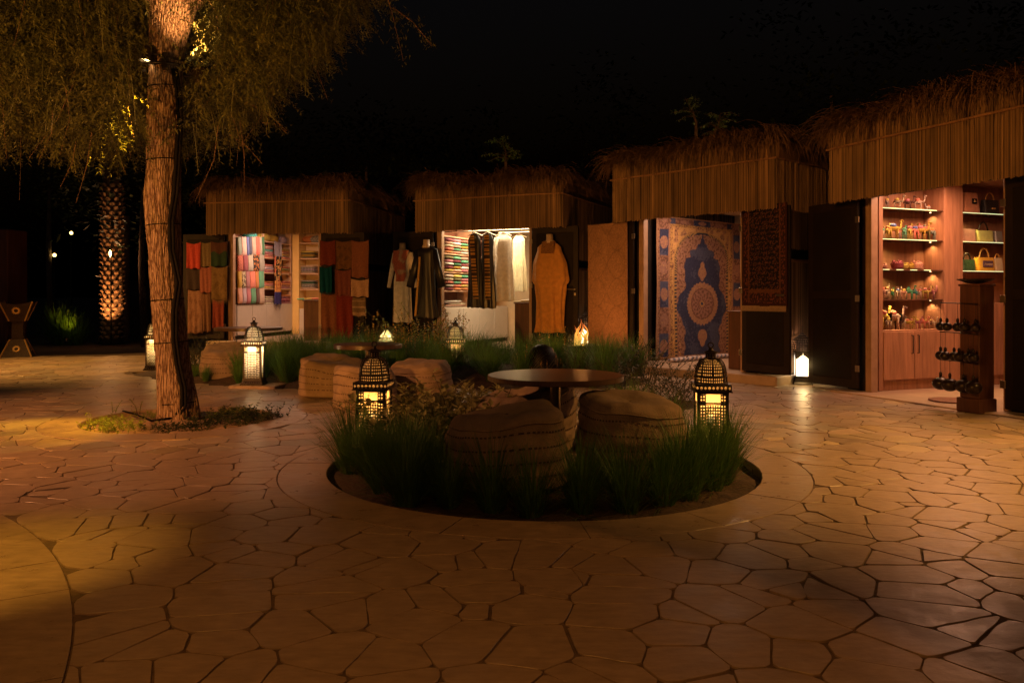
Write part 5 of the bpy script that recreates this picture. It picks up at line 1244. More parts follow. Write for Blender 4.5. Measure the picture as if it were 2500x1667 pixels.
for i, (x, y, s) in enumerate([(-4.35, 11.0, 1.0), (-4.05, 10.85, .9), (-3.95, 11.4, 1.1), (-4.6, 11.5, .9), (-3.1, 11.7, .9)]):
    shrub('dark_shrub', 'dark%d' % (i % 2), (x, y, .05), s, 'dark small leaved shrub around the far left round table', grp='dark shrubs near left table', **dict(dk, seed=8 + i % 2))
fl = dict(n_st=16, h=.62, spread=.8, leaf=.05, seed=13, lm=LEAFG, ratio=.5, per=16, lean=.6, tip=10, tipm=LEAFY)
for i, (x, y, s) in enumerate([(-1.45, 10.9, 1.0), (-1.25, 11.2, 1.1), (-1.02, 10.95, .95), (-1.6, 10.6, .8), (-1.2, 10.5, .7), (-.95, 10.5, .55), (-1.05, 11.5, 1.0)]):
    shrub('flowering_shrub', 'flow%d' % (i % 2), (x, y, .12), s * 1.25, 'shrub with yellow orange blossoms beside the small pyramid lantern', grp='yellow flowering shrubs', **dict(fl, seed=13 + i % 2))
nd = dict(n_st=13, h=.62, spread=.6, leaf=.060, seed=23, lm=LEAFD, ratio=.30, per=30, lean=.9, droop=.7)
for i, (x, y, s) in enumerate([(1.42, 8.35, 1.0), (1.10, 8.40, .9), (1.68, 8.1, 1.0), (1.45, 7.55, .85), (1.62, 7.8, .8), (1.15, 7.5, .8), (1.0, 9.7, .9), (1.35, 9.9, 1.0), (1.6, 10.3, 1.0), (.75, 9.6, .8), (-.55, 10.2, 1.0), (-.3, 10.5, .9)]):
    shrub('feathery_shrub', 'nand%d' % (i % 2), (x, y, .0 if y < 9 else .06), s, 'fine leaved dark shrub near the rug kiosk doorway, against its light' if x > 1 else 'fine leaved shrub right of the middle lantern', grp='fine leaved shrubs', **dict(nd, seed=23 + i % 2))
fy = dict(n_st=9, h=.60, spread=.5, leaf=.04, seed=33, lm=LEAFD, ratio=.4, per=12, lean=.5, tip=9, tipm=LEAFY)
for i, (x, y, s) in enumerate([(.52, 10.3, 1.0), (.70, 10.2, 1.15), (.30, 9.6, .8), (.40, 9.3, .6), (1.62, 9.6, 1.05)]):
    shrub('snapdragon_plant', 'snap', (x, y, .04), s, 'upright orange blossomed plant near the fire bowl', 'plant', 'orange blossomed plants', **fy)
# a second bed for the plants behind the round planter
tag(bed('rear_bed_soil', (1.22, 7.95), .62, .02, .003, SOIL, .02))
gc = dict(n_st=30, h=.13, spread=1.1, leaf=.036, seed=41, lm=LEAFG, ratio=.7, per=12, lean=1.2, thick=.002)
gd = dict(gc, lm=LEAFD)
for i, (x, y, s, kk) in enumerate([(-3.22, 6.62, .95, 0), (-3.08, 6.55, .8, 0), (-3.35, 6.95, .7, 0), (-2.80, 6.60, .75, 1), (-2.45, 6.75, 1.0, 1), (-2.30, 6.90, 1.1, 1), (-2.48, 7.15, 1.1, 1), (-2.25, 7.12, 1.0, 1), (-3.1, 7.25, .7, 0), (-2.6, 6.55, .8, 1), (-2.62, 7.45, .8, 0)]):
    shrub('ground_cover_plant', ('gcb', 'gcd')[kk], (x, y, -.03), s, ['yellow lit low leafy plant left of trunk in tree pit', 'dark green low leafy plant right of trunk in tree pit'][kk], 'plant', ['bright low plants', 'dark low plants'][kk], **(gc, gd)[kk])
for i, (px, py, h) in enumerate(((278, 1008, .22), (338, 1005, .24))):
    x, y = gp(px, py)
    shrub('upright_sprig', 'sprig', (x, y, -.02), h / .24, ['leaning single leafy sprig at the far left of the tree pit', 'straight single leafy sprig left of the trunk'][i], 'plant', None, n_st=2, h=.22, spread=.1, leaf=.028, seed=50, lm=LEAFG, ratio=.6, per=22, lean=.3)

# ------------------------------------------------------------------ the big tree
tree = empty('shade_tree', 'big rough barked tree with drooping feathery foliage in the left foreground', 'tree', loc=(0, 0, 0))
tp = [(437, 1022, 47), (436, 985, 46), (430, 930, 43), (422, 860, 41), (414, 790, 40), (405, 700, 38), (402, 620, 38), (399, 540, 41), (396, 480, 44), (400, 430, 42), (401, 350, 41), (401, 280, 41), (402, 200, 41), (406, 140, 42), (412, 90, 47), (419, 40, 56), (424, -10, 66), (428, -60, 74)]
TY = 7.19
P_ = [at(a, b, TY) for a, b, c in tp]; Rr = [c * .94 * TY / F for a, b, c in tp]
_t = np.linspace(0, 1, 400); _z = [p.z for p in P_]; _zz = np.linspace(_z[0], _z[-1], 400); _k = np.exp(-np.linspace(-2, 2, 31) ** 2); _k /= _k.sum()
def _sm(a): a = np.interp(_zz, _z, a); return np.convolve(np.pad(a, 15, mode='edge'), _k, 'valid')
_sx, _sr = _sm([p.x for p in P_]), _sm(Rr)
def interp(t):
    return Vector((float(np.interp(t, _t, _sx)), TY, float(_zz[0] + (_zz[-1] - _zz[0]) * t))), float(np.interp(t, _t, _sr))
def barkfn(u, v):
    c, r = interp(v); a = 2 * PI * u
    n = mnoise.noise(Vector((math.cos(a) * 3.2, math.sin(a) * 3.2, c.z * .9))); w = mnoise.noise(Vector((math.cos(a) * 1.3, math.sin(a) * 1.3, c.z * 1.5)))
    g = abs(mnoise.noise(Vector((math.cos(a) * 9, math.sin(a) * 9, c.z * 2.2 + w * 1.0)))); g2 = abs(mnoise.noise(Vector((math.cos(a) * 20, math.sin(a) * 20, c.z * 6))))
    rr = r * (1.03 + .06 * w + .05 * n) - .011 * (max(0, .20 - g) / .20) ** .7 - .004 * max(0, .25 - g2) / .25
    fl = max(0, 1 - v * 9); rr *= 1 + .10 * fl * (1 + math.sin(a * 5 + 1))
    return (c.x + rr * math.cos(a), c.y + rr * math.sin(a), c.z)
MB().grid(barkfn, 190, 560, True).build('trunk', BARK, tree, smooth=True)
top = P_[-1]
limbs = [[top + Vector((0, 0, -.25)), top + Vector((-.25, .1, .5)), top + Vector((-.9, .2, 1.2)), top + Vector((-2.0, .2, 1.8)), top + Vector((-3.6, -.2, 1.9))],
         [top + Vector((0, 0, -.15)), top + Vector((.3, -.1, .5)), top + Vector((.9, -.1, 1.3)), top + Vector((1.8, .0, 1.9)), top + Vector((2.9, .2, 2.0))],
         [top + Vector((0, 0, -.1)), top + Vector((.0, .3, .7)), top + Vector((-.3, 1.2, 1.6)), top + Vector((-.8, 2.6, 2.0))],
         [top + Vector((0, 0, -.1)), top + Vector((.0, -.3, .8)), top + Vector((.3, -1.2, 1.6)), top + Vector((.2, -2.2, 1.9))]]
for L in limbs:
    MB().tube(L, [.24, .17, .12, .08, .04][:len(L)], 14).build('limb', BARK, tree, smooth=True)
def crown():
    g = np.random.default_rng(3); V = []; Fc = []; SV = MB()
    n = 0; N_ = 9500
    def zlow(x, y):
        # lowest hanging level of the foliage, from the outline in the photograph
        px = PX + x * F / y
        k = np.interp(px, [-400, 0, 80, 160, 300, 420, 500, 560, 600, 640, 700, 760, 860, 950, 1050], [470, 425, 395, 430, 432, 410, 425, 395, 350, 320, 250, 215, 120, 60, 10])
        return CH + (YH - k) * y / F
    while n < N_:
        y = g.uniform(5.9, 9.6); x = g.uniform(-7.4, -.55) if y > 0 else 0
        px = PX + x * F / y
        if px < -260 or px > 900: continue
        if px > 620 and g.random() > max(.05, 1 - (px - 620) / 330): continue
        if 345 < px < 470 and y < 7.6: continue            # the trunk stays clear
        zl = zlow(x, y) + abs(g.normal(0, .14)); ztop = min(CH + 760 * y / F, 5.2)
        L = g.uniform(.20, .40)
        z = zl + L * .8 + g.random() ** (1.0 if px < 560 else 1.5) * max(.1, ztop - zl)
        if math.hypot(x + 3.0, y - 7.19) < .45 and z < 3.6: continue
        a = g.uniform(0, 2 * PI); hx, hy = math.cos(a), math.sin(a); th = g.uniform(.2, 1.9); m = 12
        p = np.array([x, y, z]); pts = [p.copy()]
        for s in range(m):
            p = p + np.array([hx * math.sin(th), hy * math.sin(th), -math.cos(th)]) * L / m; th *= .93; pts.append(p.copy())
        wx, wy = -hy * .0016, hx * .0016; b = len(V)
        for s in (0, 4, 8, 12):
            q = pts[s]; V.append((q[0] - wx, q[1] - wy, q[2])); V.append((q[0] + wx, q[1] + wy, q[2]))
        for s in range(3): Fc.append((b + 2 * s, b + 2 * s + 1, b + 2 * s + 3, b + 2 * s + 2))
        for s in range(1, m + 1):
            q = pts[s]
            for sd in (-1, 1):
                if g.random() < .12: continue
                aa = a + sd * (1.2 + g.normal(0, .35)); ll = .044 * g.uniform(.6, 1.25); dz = -.45 + g.normal(0, .5)
                dx, dy = math.cos(aa), math.sin(aa); nn = math.sqrt(1 + dz * dz); ex, ey, ez = dx / nn * ll, dy / nn * ll, dz / nn * ll
                sx, sy = -dy * .0068, dx * .0068; b = len(V)
                V.append((q[0], q[1], q[2])); V.append((q[0] + ex * .5 - sx, q[1] + ey * .5 - sy, q[2] + ez * .5 + .002)); V.append((q[0] + ex, q[1] + ey, q[2] + ez)); V.append((q[0] + ex * .5 + sx, q[1] + ey * .5 + sy, q[2] + ez * .5))
                Fc.append((b, b + 1, b + 2, b + 3))
        n += 1
    # long trailing branch at the upper middle and the ones at the right fringe
    for (px0, py0, px1, py1, Y) in ((930, -60, 985, 150, 7.0), (960, 20, 1055, 112, 7.0), (740, 100, 800, 245, 7.2), (700, 60, 765, 180, 7.2), (640, 300, 700, 325, 7.4), (640, 60, 750, 5, 7), (600, 250, 700, 320, 7.3), (560, 330, 640, 400, 7.5), (720, 0, 830, 60, 7)):
        A = at(px0, py0, Y); B = at(px1, py1, Y); SV.tube([A, A.lerp(B, .5) + Vector((0, 0, .04)), B], [.006, .004, .002], 4)
        for q in range(int((B - A).length / .012)):
            t = g.random(); p = A.lerp(B, t) + Vector((0, 0, .05 * math.sin(t * 3) + 0)); 
            for s in range(3):
                aa = g.uniform(0, 2 * PI); ll = .045 * g.uniform(.6, 1.3) ; dz = -1.0 + g.normal(0, .5); o = np.array([g.normal(0, .035), g.normal(0, .035), g.normal(0, .03)])
                nn = math.sqrt(1 + dz * dz); ex, ey, ez = math.cos(aa) / nn * ll, math.sin(aa) / nn * ll, dz / nn * ll; sx, sy = -math.sin(aa) * .006, math.cos(aa) * .006; b = len(V)
                x, y, z = p.x + o[0], p.y + o[1], p.z + o[2]
                V.append((x, y, z)); V.append((x + ex * .5 - sx, y + ey * .5 - sy, z + ez * .5)); V.append((x + ex, y + ey, z + ez)); V.append((x + ex * .5 + sx, y + ey * .5 + sy, z + ez * .5)); Fc.append((b, b + 1, b + 2, b + 3))
    # thin bare twigs
    for q in range(150):
        y = g.uniform(6.0, 8.6); x = g.uniform(-6, -1.6); px = PX + x * F / y
        if px < -100 or px > 680 or 340 < px < 470: continue
        z = zlow(x, y) + g.uniform(.2, 1.8); a = g.uniform(0, 6.3); d = Vector((math.cos(a) * .6, math.sin(a) * .3, -1)).normalized(); L = g.uniform(.3, .8)
        SV.tube([Vector((x, y, z)), Vector((x, y, z)) + d * L * .5 + Vector((.03, 0, .02)), Vector((x, y, z)) + Vector((.06 * math.sin(q), 0, 0)) + d * L], [.003, .002, .001], 4)
    me = bpy.data.meshes.new('crown'); me.from_pydata(V, [], Fc); me.materials.append(CROWN); o = link('crown', me, tree); tag(o, kind='stuff')
    tag(SV.build('twigs', mat('twig_bark', (.22, .13, .08), .9), tree), kind='stuff')
crown()
# power cable strapped to the trunk
cp = []
for px, py in ((418, 168), (422, 220), (424, 300), (421, 400), (417, 470), (410, 540), (412, 610), (424, 690), (420, 760), (422, 830), (430, 890), (442, 950), (443, 990), (432, 1012)):
    v = (at(px, py, TY).z - P_[0].z); t = 0
    best = min(range(200), key=lambda q: abs(interp(q / 199)[0].z - at(px, py, TY).z)); c, r = interp(best / 199); X = at(px, py, TY - r).x; dx = X - c.x
    yy = c.y - math.sqrt(max(.0004, (r * 1.03) ** 2 - dx ** 2)) - .010; cp.append((X, yy, at(px, py, yy).z))
cable = empty('power_cable', 'thick black cable running down the front of the tree trunk', 'cable')
MB().tube(cp, .017, 8).build('cable_run', BLACK, cable, smooth=True); MB().tube([(p[0] + .030, p[1] + .004, p[2]) for p in cp], .013, 8).build('cable_run', BLACK, cable, smooth=True)
for py in (206, 385, 547, 732, 838, 986):
    best = min(range(400), key=lambda q: abs(interp(q / 399)[0].z - at(400, py, TY - .15).z)); c, r = interp(best / 399)
    MB().tube([(c.x + (r * 1.05) * math.cos(a), c.y + (r * 1.05) * math.sin(a), c.z + .01 * math.cos(a)) for a in [2 * PI * q / 24 for q in range(25)]], .0048, 5).build('cable_tie', BLACK, cable)
gc_ = [gp(*p) for p in ((432, 1020), (370, 1028), (330, 1012), (300, 1004))]; MB().tube([(x, y, .004) for x, y in gc_], .009, 6).build('cable_tail', BLACK, cable, smooth=True)
gc_ = [gp(*p) for p in ((440, 1020), (480, 1024), (550, 1012), (620, 1006))]; MB().tube([(x, y, .004) for x, y in gc_], .009, 6).build('cable_tail', BLACK, cable, smooth=True)
# ring bracket and the two spotlights on the trunk
c, r = interp(min(range(400), key=lambda q: abs(interp(q / 399)[0].z - 3.05)) / 399)
br_ = empty('lamp_bracket', 'black metal ring bracket clamped around the tree trunk', 'bracket')
MB().tube([(c.x + .205 * math.cos(a), c.y + .205 * math.sin(a), 3.04) for a in [2 * PI * q / 28 for q in range(29)]], .016, 8).build('ring', METALB, br_)
MB().tube([(c.x + .20 * math.cos(a), c.y + .20 * math.sin(a), 3.11 + .02 * math.sin(a * 2)) for a in [2 * PI * q / 28 for q in range(29)]], .009, 6).build('ring', METALB, br_)
for a in (20, 110, 200, 290):
    MB().bbox(-.02, .02, .15, .22, 2.99, 3.13, .004).build('clamp', METALB, br_, mw=T(c.x, c.y, 0, R(a)))
def flood(loc, to, lab, s=1.0, grp=None, col=(1, .65, .25), off=False):
    r = empty('spotlight', lab, 'spotlight', grp, loc=loc); r.rotation_euler = (Vector(to) - Vector(loc)).to_track_quat('-Z', 'Y').to_euler(); r.scale = (s,) * 3
    MB().lathe([(.035, .14), (.055, .12), (.060, .02), (.066, .012), (.066, -.006), (.058, -.006), (.056, .02)], 20, cap=False).lathe([(.001, .141), (.035, .14)], 20, cap=False).build('housing', METALB, r)
    MB().lathe([(.0, .022), (.055, .022)], 20, cap=False).build('lens', emat('lens_on', col, 14), r)
    return r
flood((-3.13, 7.02, 3.06), (-3.72, 6.35, 0), 'lit spotlight on the left of trunk shining down through leaves', 1, 'spotlights on the trunk bracket')
flood((-2.575, 6.752, 2.90), (-2.88, 7.15, 4.0), 'spotlight on the right of the trunk pointing up at the fork', 1, 'spotlights on the trunk bracket')
WHERE = {'left_wash': 'on the left side of the court', 'front_left': 'low at the left edge of the court', 'crown_wash': 'low at left, aimed into the tree', 'corner': 'by the circular slab at left', 'right_wash': 'on the right side of the court',
         'near_wash': 'nearest the camera on the left', 'near_fill': 'behind the camera position', 'front_right': 'far left behind the camera', 'back_left': 'beside the far left paving'}
for n_, loc, to, *_r in SPOTS[2:]:  # posts added out of view to carry the spotlights
    d = (Vector(to) - Vector(loc)).normalized(); b = Vector(loc) - d * .03
    po = empty('added_lamp_post', 'added unseen lamp post ' + WHERE[n_], 'lamp post', 'added lamp posts around the court', loc=(loc[0] - d.x * .3, loc[1] - d.y * .3 - .05, 0))
    MB().tube([(0, 0, -.1), (0, 0, loc[2] + .1)], [.04, .03], 10).build('post', METALB, po); MB().tube([(0, 0, loc[2] + .05), (d.x * .2, d.y * .2 + .05, loc[2] + .02)], .012, 6).build('arm', METALB, po)
    fl_ = flood(tuple(Vector(loc) - d * .03), to, 'unseen warm spotlight on the added lamp post ' + WHERE[n_], 1, 'spotlights around the court')
# leaf sprays hit by the spotlight
for i, (x, y, z) in enumerate([(-3.19, 6.86, 2.86), (-3.22, 6.82, 2.68), (-3.23, 6.80, 2.55)]):
    pass

# ------------------------------------------------------------------ fire bowl and dark dome
fb = empty('fire_bowl', 'open flames burning in a dark bowl between clothing kiosk and rug kiosk', 'fire bowl', loc=(.93, 11.0, 0))
MB().lathe([(.10, .0), (.08, .10), (.09, .20), (.26, .36), (.28, .40), (.26, .40), (.20, .34), (.0, .33)], 28, cap=False).build('bowl', METALB, fb, smooth=True)
co = MB()
for i in range(26): a = random.uniform(0, 6.3); r_ = .2 * math.sqrt(random.random()); co.blob((r_ * math.cos(a), r_ * math.sin(a), .365), (.035, .03, .025), 7, 5, .8)
co.build('lava_stones', mat('coal', (.03, .02, .018), .9), fb)
def flame_mat():
    N = NT('flame'); tc = N.node('ShaderNodeTexCoord'); sep = N.node('ShaderNodeSeparateXYZ'); N.l(tc.outputs['Generated'], sep.inputs[0])
    rp = N.node('ShaderNodeValToRGB'); e = rp.color_ramp.elements; e[0].position = 0; e[0].color = (1, .62, .10, 1); e[1].position = 1; e[1].color = (1, .16, .03, 1); x = rp.color_ramp.elements.new(.5); x.color = (1, .42, .06, 1)
    N.l(sep.outputs[2], rp.inputs[0]); em = N.node('ShaderNodeEmission'); em.inputs[1].default_value = 1.3; N.l(rp.outputs[0], em.inputs[0]); tr = N.node('ShaderNodeBsdfTransparent')
    mx = N.node('ShaderNodeMixShader'); mx.inputs[0].default_value = .72; N.l(tr.outputs[0], mx.inputs[1]); N.l(em.outputs[0], mx.inputs[2]); N.l(mx.outputs[0], N.n['Material Output'].inputs[0]); return N.m
FL = flame_mat()
for i in range(13):
    a = random.uniform(0, 6.3); x0, y0 = .07 * math.cos(a), .08 * math.sin(a); H = random.uniform(.16, .42); w = random.uniform(.014, .032); p1, p2 = random.uniform(0, 6), random.uniform(0, 6)
    pts = [(x0 * (1 - t * .3) + .045 * t * math.sin(t * 7 + p1), y0 + .02 * t * math.sin(t * 6 + p2), .36 + H * t) for t in [q / 12 for q in range(13)]]
    MB().tube(pts, [w * max(.03, math.sin(min(1, (1 - q / 12) * 1.15) * PI * .5) ** 1.2 * (.45 + .55 * math.sin(min(1, q / 12 * 4) * PI / 2))) * (1 + .35 * math.sin(q * 1.7 + p1)) for q in range(13)], 7, sq=.5).build('flame', FL, fb, smooth=True)
point('fire_light', (0, 0, .60), 14, (1, .36, .08), .07, fb)
o = MB().lathe([(.20, 0), (.205, .10), (.20, .20), (.175, .30), (.12, .385), (.05, .425), (0, .43)], 32, cap=False).build('metal_dome', mat('dull_black_metal', (.004, .003, .003), .5, spec=.15), smooth=True, mw=T(.36, 9.75, .05)); tag(o, 'smooth black metal dome standing among plants left of the flames', 'dome')

# ------------------------------------------------------------------ left background
inc = empty('incense_burner', 'tall carved wooden incense burner with brass sun emblems at left edge', 'incense burner', loc=(-8.62, 14.3, 0), rz=R(22))
CW = mat('carved_wood', (.045, .018, .011), .5, var=.6, scale=60, bump=1.0, bscale=80); BR = mat('brass', (.75, .46, .16), .35, metal=.3, var=.2)
def fr4(z0, w0, z1, w1, scallop=0):
    m = MB(); v = []
    for z, w in ((z0, w0), (z1, w1)): v += [(-w, -w, z), (w, -w, z), (w, w, z), (-w, w, z)]
    m.add(v, [(0, 1, 5, 4), (1, 2, 6, 5), (2, 3, 7, 6), (3, 0, 4, 7), (3, 2, 1, 0), (4, 5, 6, 7)]); return m
fr4(0, .235, .30, .11).build('foot', CW, inc); fr4(.30, .085, .62, .085).build('stem', CW, inc)
cup = MB()
for q in range(4):
    cup.xf = Matrix.Rotation(q * PI / 2, 4, 'Z')
    cup.grid(lambda u, v: ((u - .5) * 2 * (.12 + .13 * v), -(.12 + .13 * v), .62 + (.34 - .05 * math.cos((u - .5) * PI)) * v), 14, 6)
cup.xf = None; cup.box(-.12, .12, -.12, .12, .615, .63); cup.build('cup', CW, inc)
for q in range(4):
    for (z0, w0, z1, w1) in ((0, .235, .30, .11), (.62, .12, .955, .25)):
        e = MB(); e.xf = Matrix.Rotation(q * PI / 2, 4, 'Z'); e.tube([(-w0, -w0 - .002, z0), (-w1, -w1 - .002, z1)], .012, 4); e.build('brass_edge', BR, inc)
    for zc, rr, tl in ((.80, .048, -.37), (.14, .042, .40)):
        s = MB(); wz = .124 + .13 * (zc - .62) / .29 if zc > .5 else .235 - .125 * zc / .3
        s.xf = Matrix.Rotation(q * PI / 2, 4, 'Z') @ T(0, -wz - .006, zc) @ Matrix.Rotation(-tl, 4, 'X')
        for j in range(16):
            a, b = 2 * PI * j / 16, 2 * PI * (j + 1) / 16
            s.add([(rr * .7 * math.cos(a), 0, rr * .7 * math.sin(a)), (rr * .7 * math.cos(b), 0, rr * .7 * math.sin(b)), (rr * math.cos(b), -.004, rr * math.sin(b)), (rr * math.cos(a), -.004, rr * math.sin(a)), (rr * 1.55 * math.cos((a + b) / 2), -.003, rr * 1.55 * math.sin((a + b) / 2))], [(0, 1, 2, 3), (3, 2, 4)])
        s.build('sun_emblem', BR, inc)
# palm trunk with its leaf bases
palm = empty('date_palm', 'date palm trunk lit from below by a garden light, left background', 'palm tree', loc=(-9.75, 20.0, -.1))
MB().tube([(0, 0, 0), (.02, 0, 2), (.0, 0, 4), (.03, 0, 6.2)], [.24, .22, .22, .20], 18).build('trunk', mat('palm_bark', (.13, .08, .05), .95, var=.5, scale=20, bump=1), palm, smooth=True)
sc = MB(); sc.grid(lambda u, v: ((u - .5) * .19 * (1 - .75 * v ** 2), -.035 - .085 * v + .05 * (2 * u - 1) ** 2, -.02 + .115 * v), 6, 4); sc.grid(lambda u, v: ((u - .5) * .10 * (1 - .3 * v), -.118 - .01 * v, .095 - .028 * v), 3, 1)
scm = sc.mesh('leaf_base', mat('palm_scale', (.36, .21, .12), .8, var=.4, scale=12), False)
for j in range(34):
    for i in range(8):
        z = .10 + j * .112; a = 2 * PI * (i + .5 * (j % 2)) / 8 + random.uniform(-.05, .05)
        if j * 8 + i >= 272: break
        link('leaf_base', scm, palm, T(0, 0, z + random.uniform(-.012, .012), a) @ T(0, -.175, 0))
fr_ = MB()
for i in range(26):
    a = random.uniform(0, 6.3); up = random.uniform(-.2, 1.0); pts = []; p = Vector((0, 0, 6.2)); d = Vector((math.cos(a), math.sin(a), up)).normalized()
    for s in range(9): pts.append(p.copy()); p += d * .32; d = (d + Vector((0, 0, -.14))).normalized()
    fr_.tube(pts, .012, 4)
    for s in range(1, 9):
        for sd in (-1, 1):
            for q in range(5):
                b = pts[s - 1].lerp(pts[s], q / 5); sdv = Vector((-math.sin(a) * sd, math.cos(a) * sd, -.35)); e = b + (sdv + (pts[s] - pts[s - 1]).normalized() * .6) * .38
                fr_.add([b, b + Vector((0, 0, .02)), e], [(0, 1, 2)])
tag(fr_.build('fronds', LEAFD, palm), kind='stuff')
def upl(loc, to, pw, c, deg, lab):
    flood(loc, to, lab, .8, 'small garden uplights'); s = spot('uplight', tuple(Vector(loc) + (Vector(to) - Vector(loc)).normalized() * .06), to, pw, c, deg, .6, .03)
upl((-9.60, 19.05, .05), (-9.74, 20.0, 1.6), 220, (1, .42, .12), 62, 'small garden uplight at the foot of the date palm')
upl((-10.35, 19.0, .05), (-10.75, 19.7, .9), 30, (1.0, .55, .03), 62, 'small garden uplight under the green lit grass')
for i, (x, y, s) in enumerate(((-10.75, 19.8, 1.7), (-10.45, 19.75, 1.5), (-11.1, 20.0, 2.0))):
    tuft(x, y, -.1, s, 'tall grass clump lit green left of the date palm', 'green lit grass', i, True)
tor = empty('garden_torch', 'thin garden torch with a small flame in front of the date palm', 'torch', loc=(-9.25, 18.9, 0))
MB().tube([(0, 0, -.05), (0, 0, 1.92)], .016, 6).build('pole', METALB, tor); MB().blob((-.02, 0, 2.03), (.028, .028, .085), 8, 7).build('flame', emat('torch_flame', (1, .62, .22), 12), tor, smooth=True)
point('torch_light', (0, -.05, 2.05), 14, (1, .5, .2), .04, tor)
for i, (px, py, Y) in enumerate(((174, 569, 26), (133, 623, 24))):
    p = at(px, py, Y); o = empty('distant_lamp', ['upper tiny yellow lamp far off in the dark at left', 'lower tiny yellow lamp far off in the dark at left'][i], 'lamp', loc=(p.x, p.y, 0))
    MB().tube([(0, 0, -.1), (0, 0, p.z - .05)], .03, 6).build('pole', METALB, o); MB().blob((0, 0, p.z), (.05, .05, .055), 10, 8).build('globe', emat('far_lamp', (1, .70, .20), 6), o, smooth=True)
p = at(308, 590, 21); o = MB().tube([(p.x, p.y, -.1), (p.x, p.y, 3.1)], .085, 10).build('timber_post', WOOD); tag(o, 'slim timber post lit faintly just right of the date palm', 'post')
o = MB().bbox(-9.45, -8.99, 14.6, 15.2, -.1, 2.25, .01).build('reed_column', WOODD); tag(o, 'reddish brown reed column cut by the left edge of the photo', 'column')
wl = MB().bbox(-11.5, -3.0, 24.0, 24.3, -.1, 1.5, .01).build('garden_wall', mat('garden_wall', (.12, .07, .05), .9)); tag(wl, 'low dark garden wall far behind the big tree trunk', 'wall')
# dim trees behind the kiosks
def bush_tree(x, y, h, cr, cz, seed, lab, leaf=.09, n=900, lm=LEAFD, name='background_tree', tr=.10):
    g = np.random.default_rng(seed); r = empty(name, lab, 'tree', 'trees behind the kiosks', loc=(x, y, 0)); top = Vector((g.uniform(-.2, .2), 0, h))
    MB().tube([(0, 0, -.15), (g.uniform(-.1, .1), 0, h * .5), tuple(top)], [tr, tr * .75, tr * .3], 9).build('trunk', BARK, r, smooth=True)
    lb = MB()
    for q in range(7): a = g.uniform(0, 6.3); e = Vector((math.cos(a) * cr * .8, math.sin(a) * cr * .8, cz + g.uniform(-.3, .5) * cr)); lb.tube([(0, 0, h * g.uniform(.4, .8)), e * .5 + Vector((0, 0, h * .35)), e], [tr * .4, tr * .25, .01], 5)
    V = []; Fc = []
    cl = [(g.normal(0, .45) * cr, g.normal(0, .45) * cr, cz + g.normal(0, .38) * cr) for _ in range(26)]
    for i in range(n):
        c = cl[i % 26]; p = np.array(c) + g.normal(0, .17 * cr, 3); a = g.uniform(0, 6.3); b = g.normal(0, .5); d = np.array([math.cos(a), math.sin(a), b]) * leaf; s = np.array([-math.sin(a), math.cos(a), .2]) * leaf * .3; k = len(V)
        V += [tuple(p), tuple(p + d * .5 - s), tuple(p + d), tuple(p + d * .5 + s)]; Fc.append((k, k + 1, k + 2, k + 3))
    me = bpy.data.meshes.new('crown'); me.from_pydata(V, [], Fc); me.materials.append(lm); tag(link('crown', me, r), kind='stuff'); return r
for i, (x, y, h, cr) in enumerate([(-8.5, 19, 3.6, 2.0), (-6.2, 19.5, 3.8, 2.0), (-3.6, 20, 4.2, 2.1), (-1.4, 19.0, 3.8, 1.8), (2.2, 20, 4.4, 2.2), (6.8, 17, 5.2, 2.3), (9.6, 15.5, 5.0, 2.3), (-13.5, 24, 5, 2.6), (-17, 23, 5, 2.8), (-11.6, 27, 5.5, 2.6)]):
    bush_tree(x, y, h, cr, h, 60 + i, 'dark leafy tree in the night behind the row of kiosks' if x > -9 else 'dark leafy tree in the night at far left', n=1700, leaf=.14)
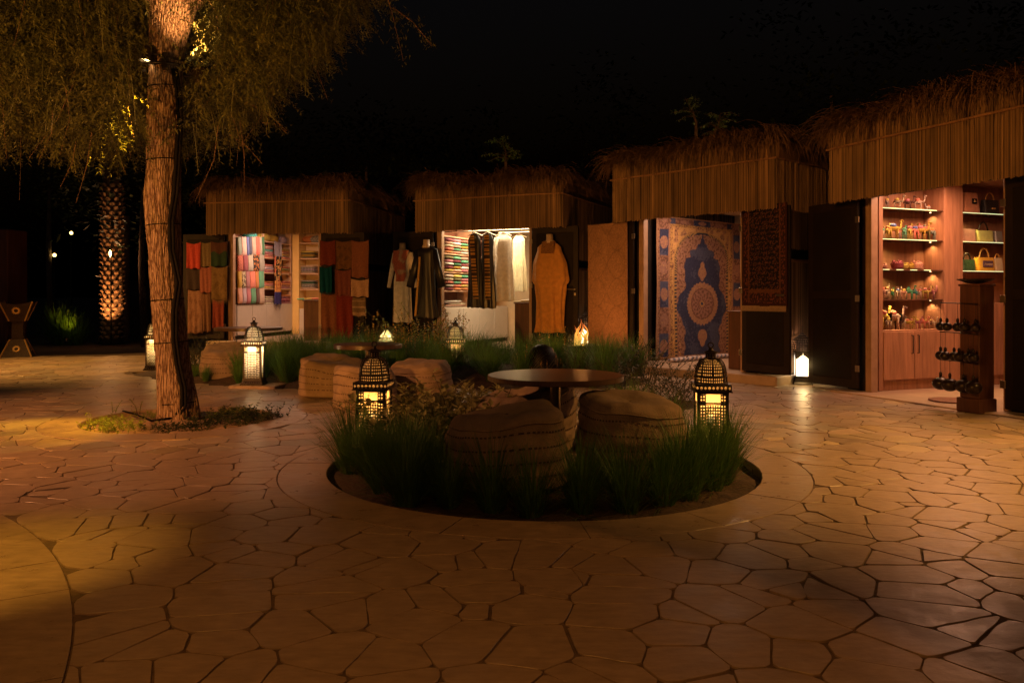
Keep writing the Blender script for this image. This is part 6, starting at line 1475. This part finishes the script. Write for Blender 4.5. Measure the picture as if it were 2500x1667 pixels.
# two wispy sprigs above the roofs
def wisp(px, py, pxt, pyt, Y, lab, lm, seed, w=.45):
    g = random.Random(seed); b = at(px, py, Y); t = at(pxt, pyt, Y); r = empty('young_tree', lab, 'tree', loc=(b.x, b.y, 0)); o = Vector((b.x, b.y, 0))
    MB().tube([(0, 0, -.1), tuple(b - o), tuple((b.lerp(t, .5) - o) + Vector((.04, 0, 0))), tuple(t - o)], [.05, .03, .015, .006], 7).build('trunk', BARK, r, smooth=True)
    lf = MB(); st = MB()
    for q in range(15):
        s0 = (b - o).lerp(t - o, g.random()) ; a = g.uniform(0, 6.3); e = s0 + Vector((math.cos(a) * w * g.uniform(.4, 1), math.sin(a) * w * .7, g.uniform(-.25, .3) * w)); st.tube([s0, s0.lerp(e, .5) + Vector((0, 0, .05)), e], [.007, .005, .002], 4)
        for j in range(34):
            p = s0.lerp(e, g.random()) + Vector((0, 0, .03)); aa = g.uniform(0, 6.3); d = Vector((math.cos(aa), math.sin(aa), g.uniform(-.9, .4))).normalized() * .085; s = d.cross(Vector((0, 0, 1))).normalized() * .007
            lf.add([p, p + d * .5 - s, p + d, p + d * .5 + s], [(0, 1, 2, 3)])
    tag(st.build('twigs', BARK, r), kind='stuff'); tag(lf.build('foliage', lm, r), kind='stuff'); return r
wisp(1700, 300, 1672, 240, 15.5, 'wispy yellow green young tree rising above the rug kiosk roof', CROWN, 5, .42)
wisp(1740, 330, 1760, 275, 15.5, 'smaller wispy young tree to the right above rug kiosk roof', CROWN, 8, .40)
wisp(1235, 400, 1225, 345, 16.0, 'dim leafy young tree just above the clothing kiosk roof', LEAFG, 6, .5)
upl((4.0, 15.3, .1), (3.5, 15.5, 4.4), 190, (1, .75, .2), 24, 'small garden uplight on the ground behind the rug kiosk')
upl((-.3, 16.4, .1), (-.15, 16.0, 3.6), 60, (.9, .8, .2), 26, 'small garden uplight on the ground behind the clothing kiosk')

# ------------------------------------------------------------------ look-alikes: say which one, counted from the left
bpy.context.view_layer.update()
def nth(i):
    W = ['leftmost', 'second', 'third', 'fourth', 'fifth', 'sixth', 'seventh', 'eighth', 'ninth', 'tenth', 'eleventh', 'twelfth']
    if i == 0: return 'leftmost of its kind'
    if i < 12: return W[i] + ' from the left'
    n = i + 1; return '%d%s from the left' % (n, 'th' if n % 100 in (11, 12, 13) else {1: 'st', 2: 'nd', 3: 'rd'}.get(n % 10, 'th'))
dd_ = {}
for o in SC.objects:
    if o.parent is None and o.get('label') and o.get('category'): dd_.setdefault(o['label'], []).append(o)
for lab, os_ in dd_.items():
    if len(os_) < 2 or lab.startswith('out of view'): continue
    os_.sort(key=lambda o: o.matrix_world.translation.x / max(.5, o.matrix_world.translation.y))
    for i, o in enumerate(os_): o['label'] = lab + ', ' + nth(i)
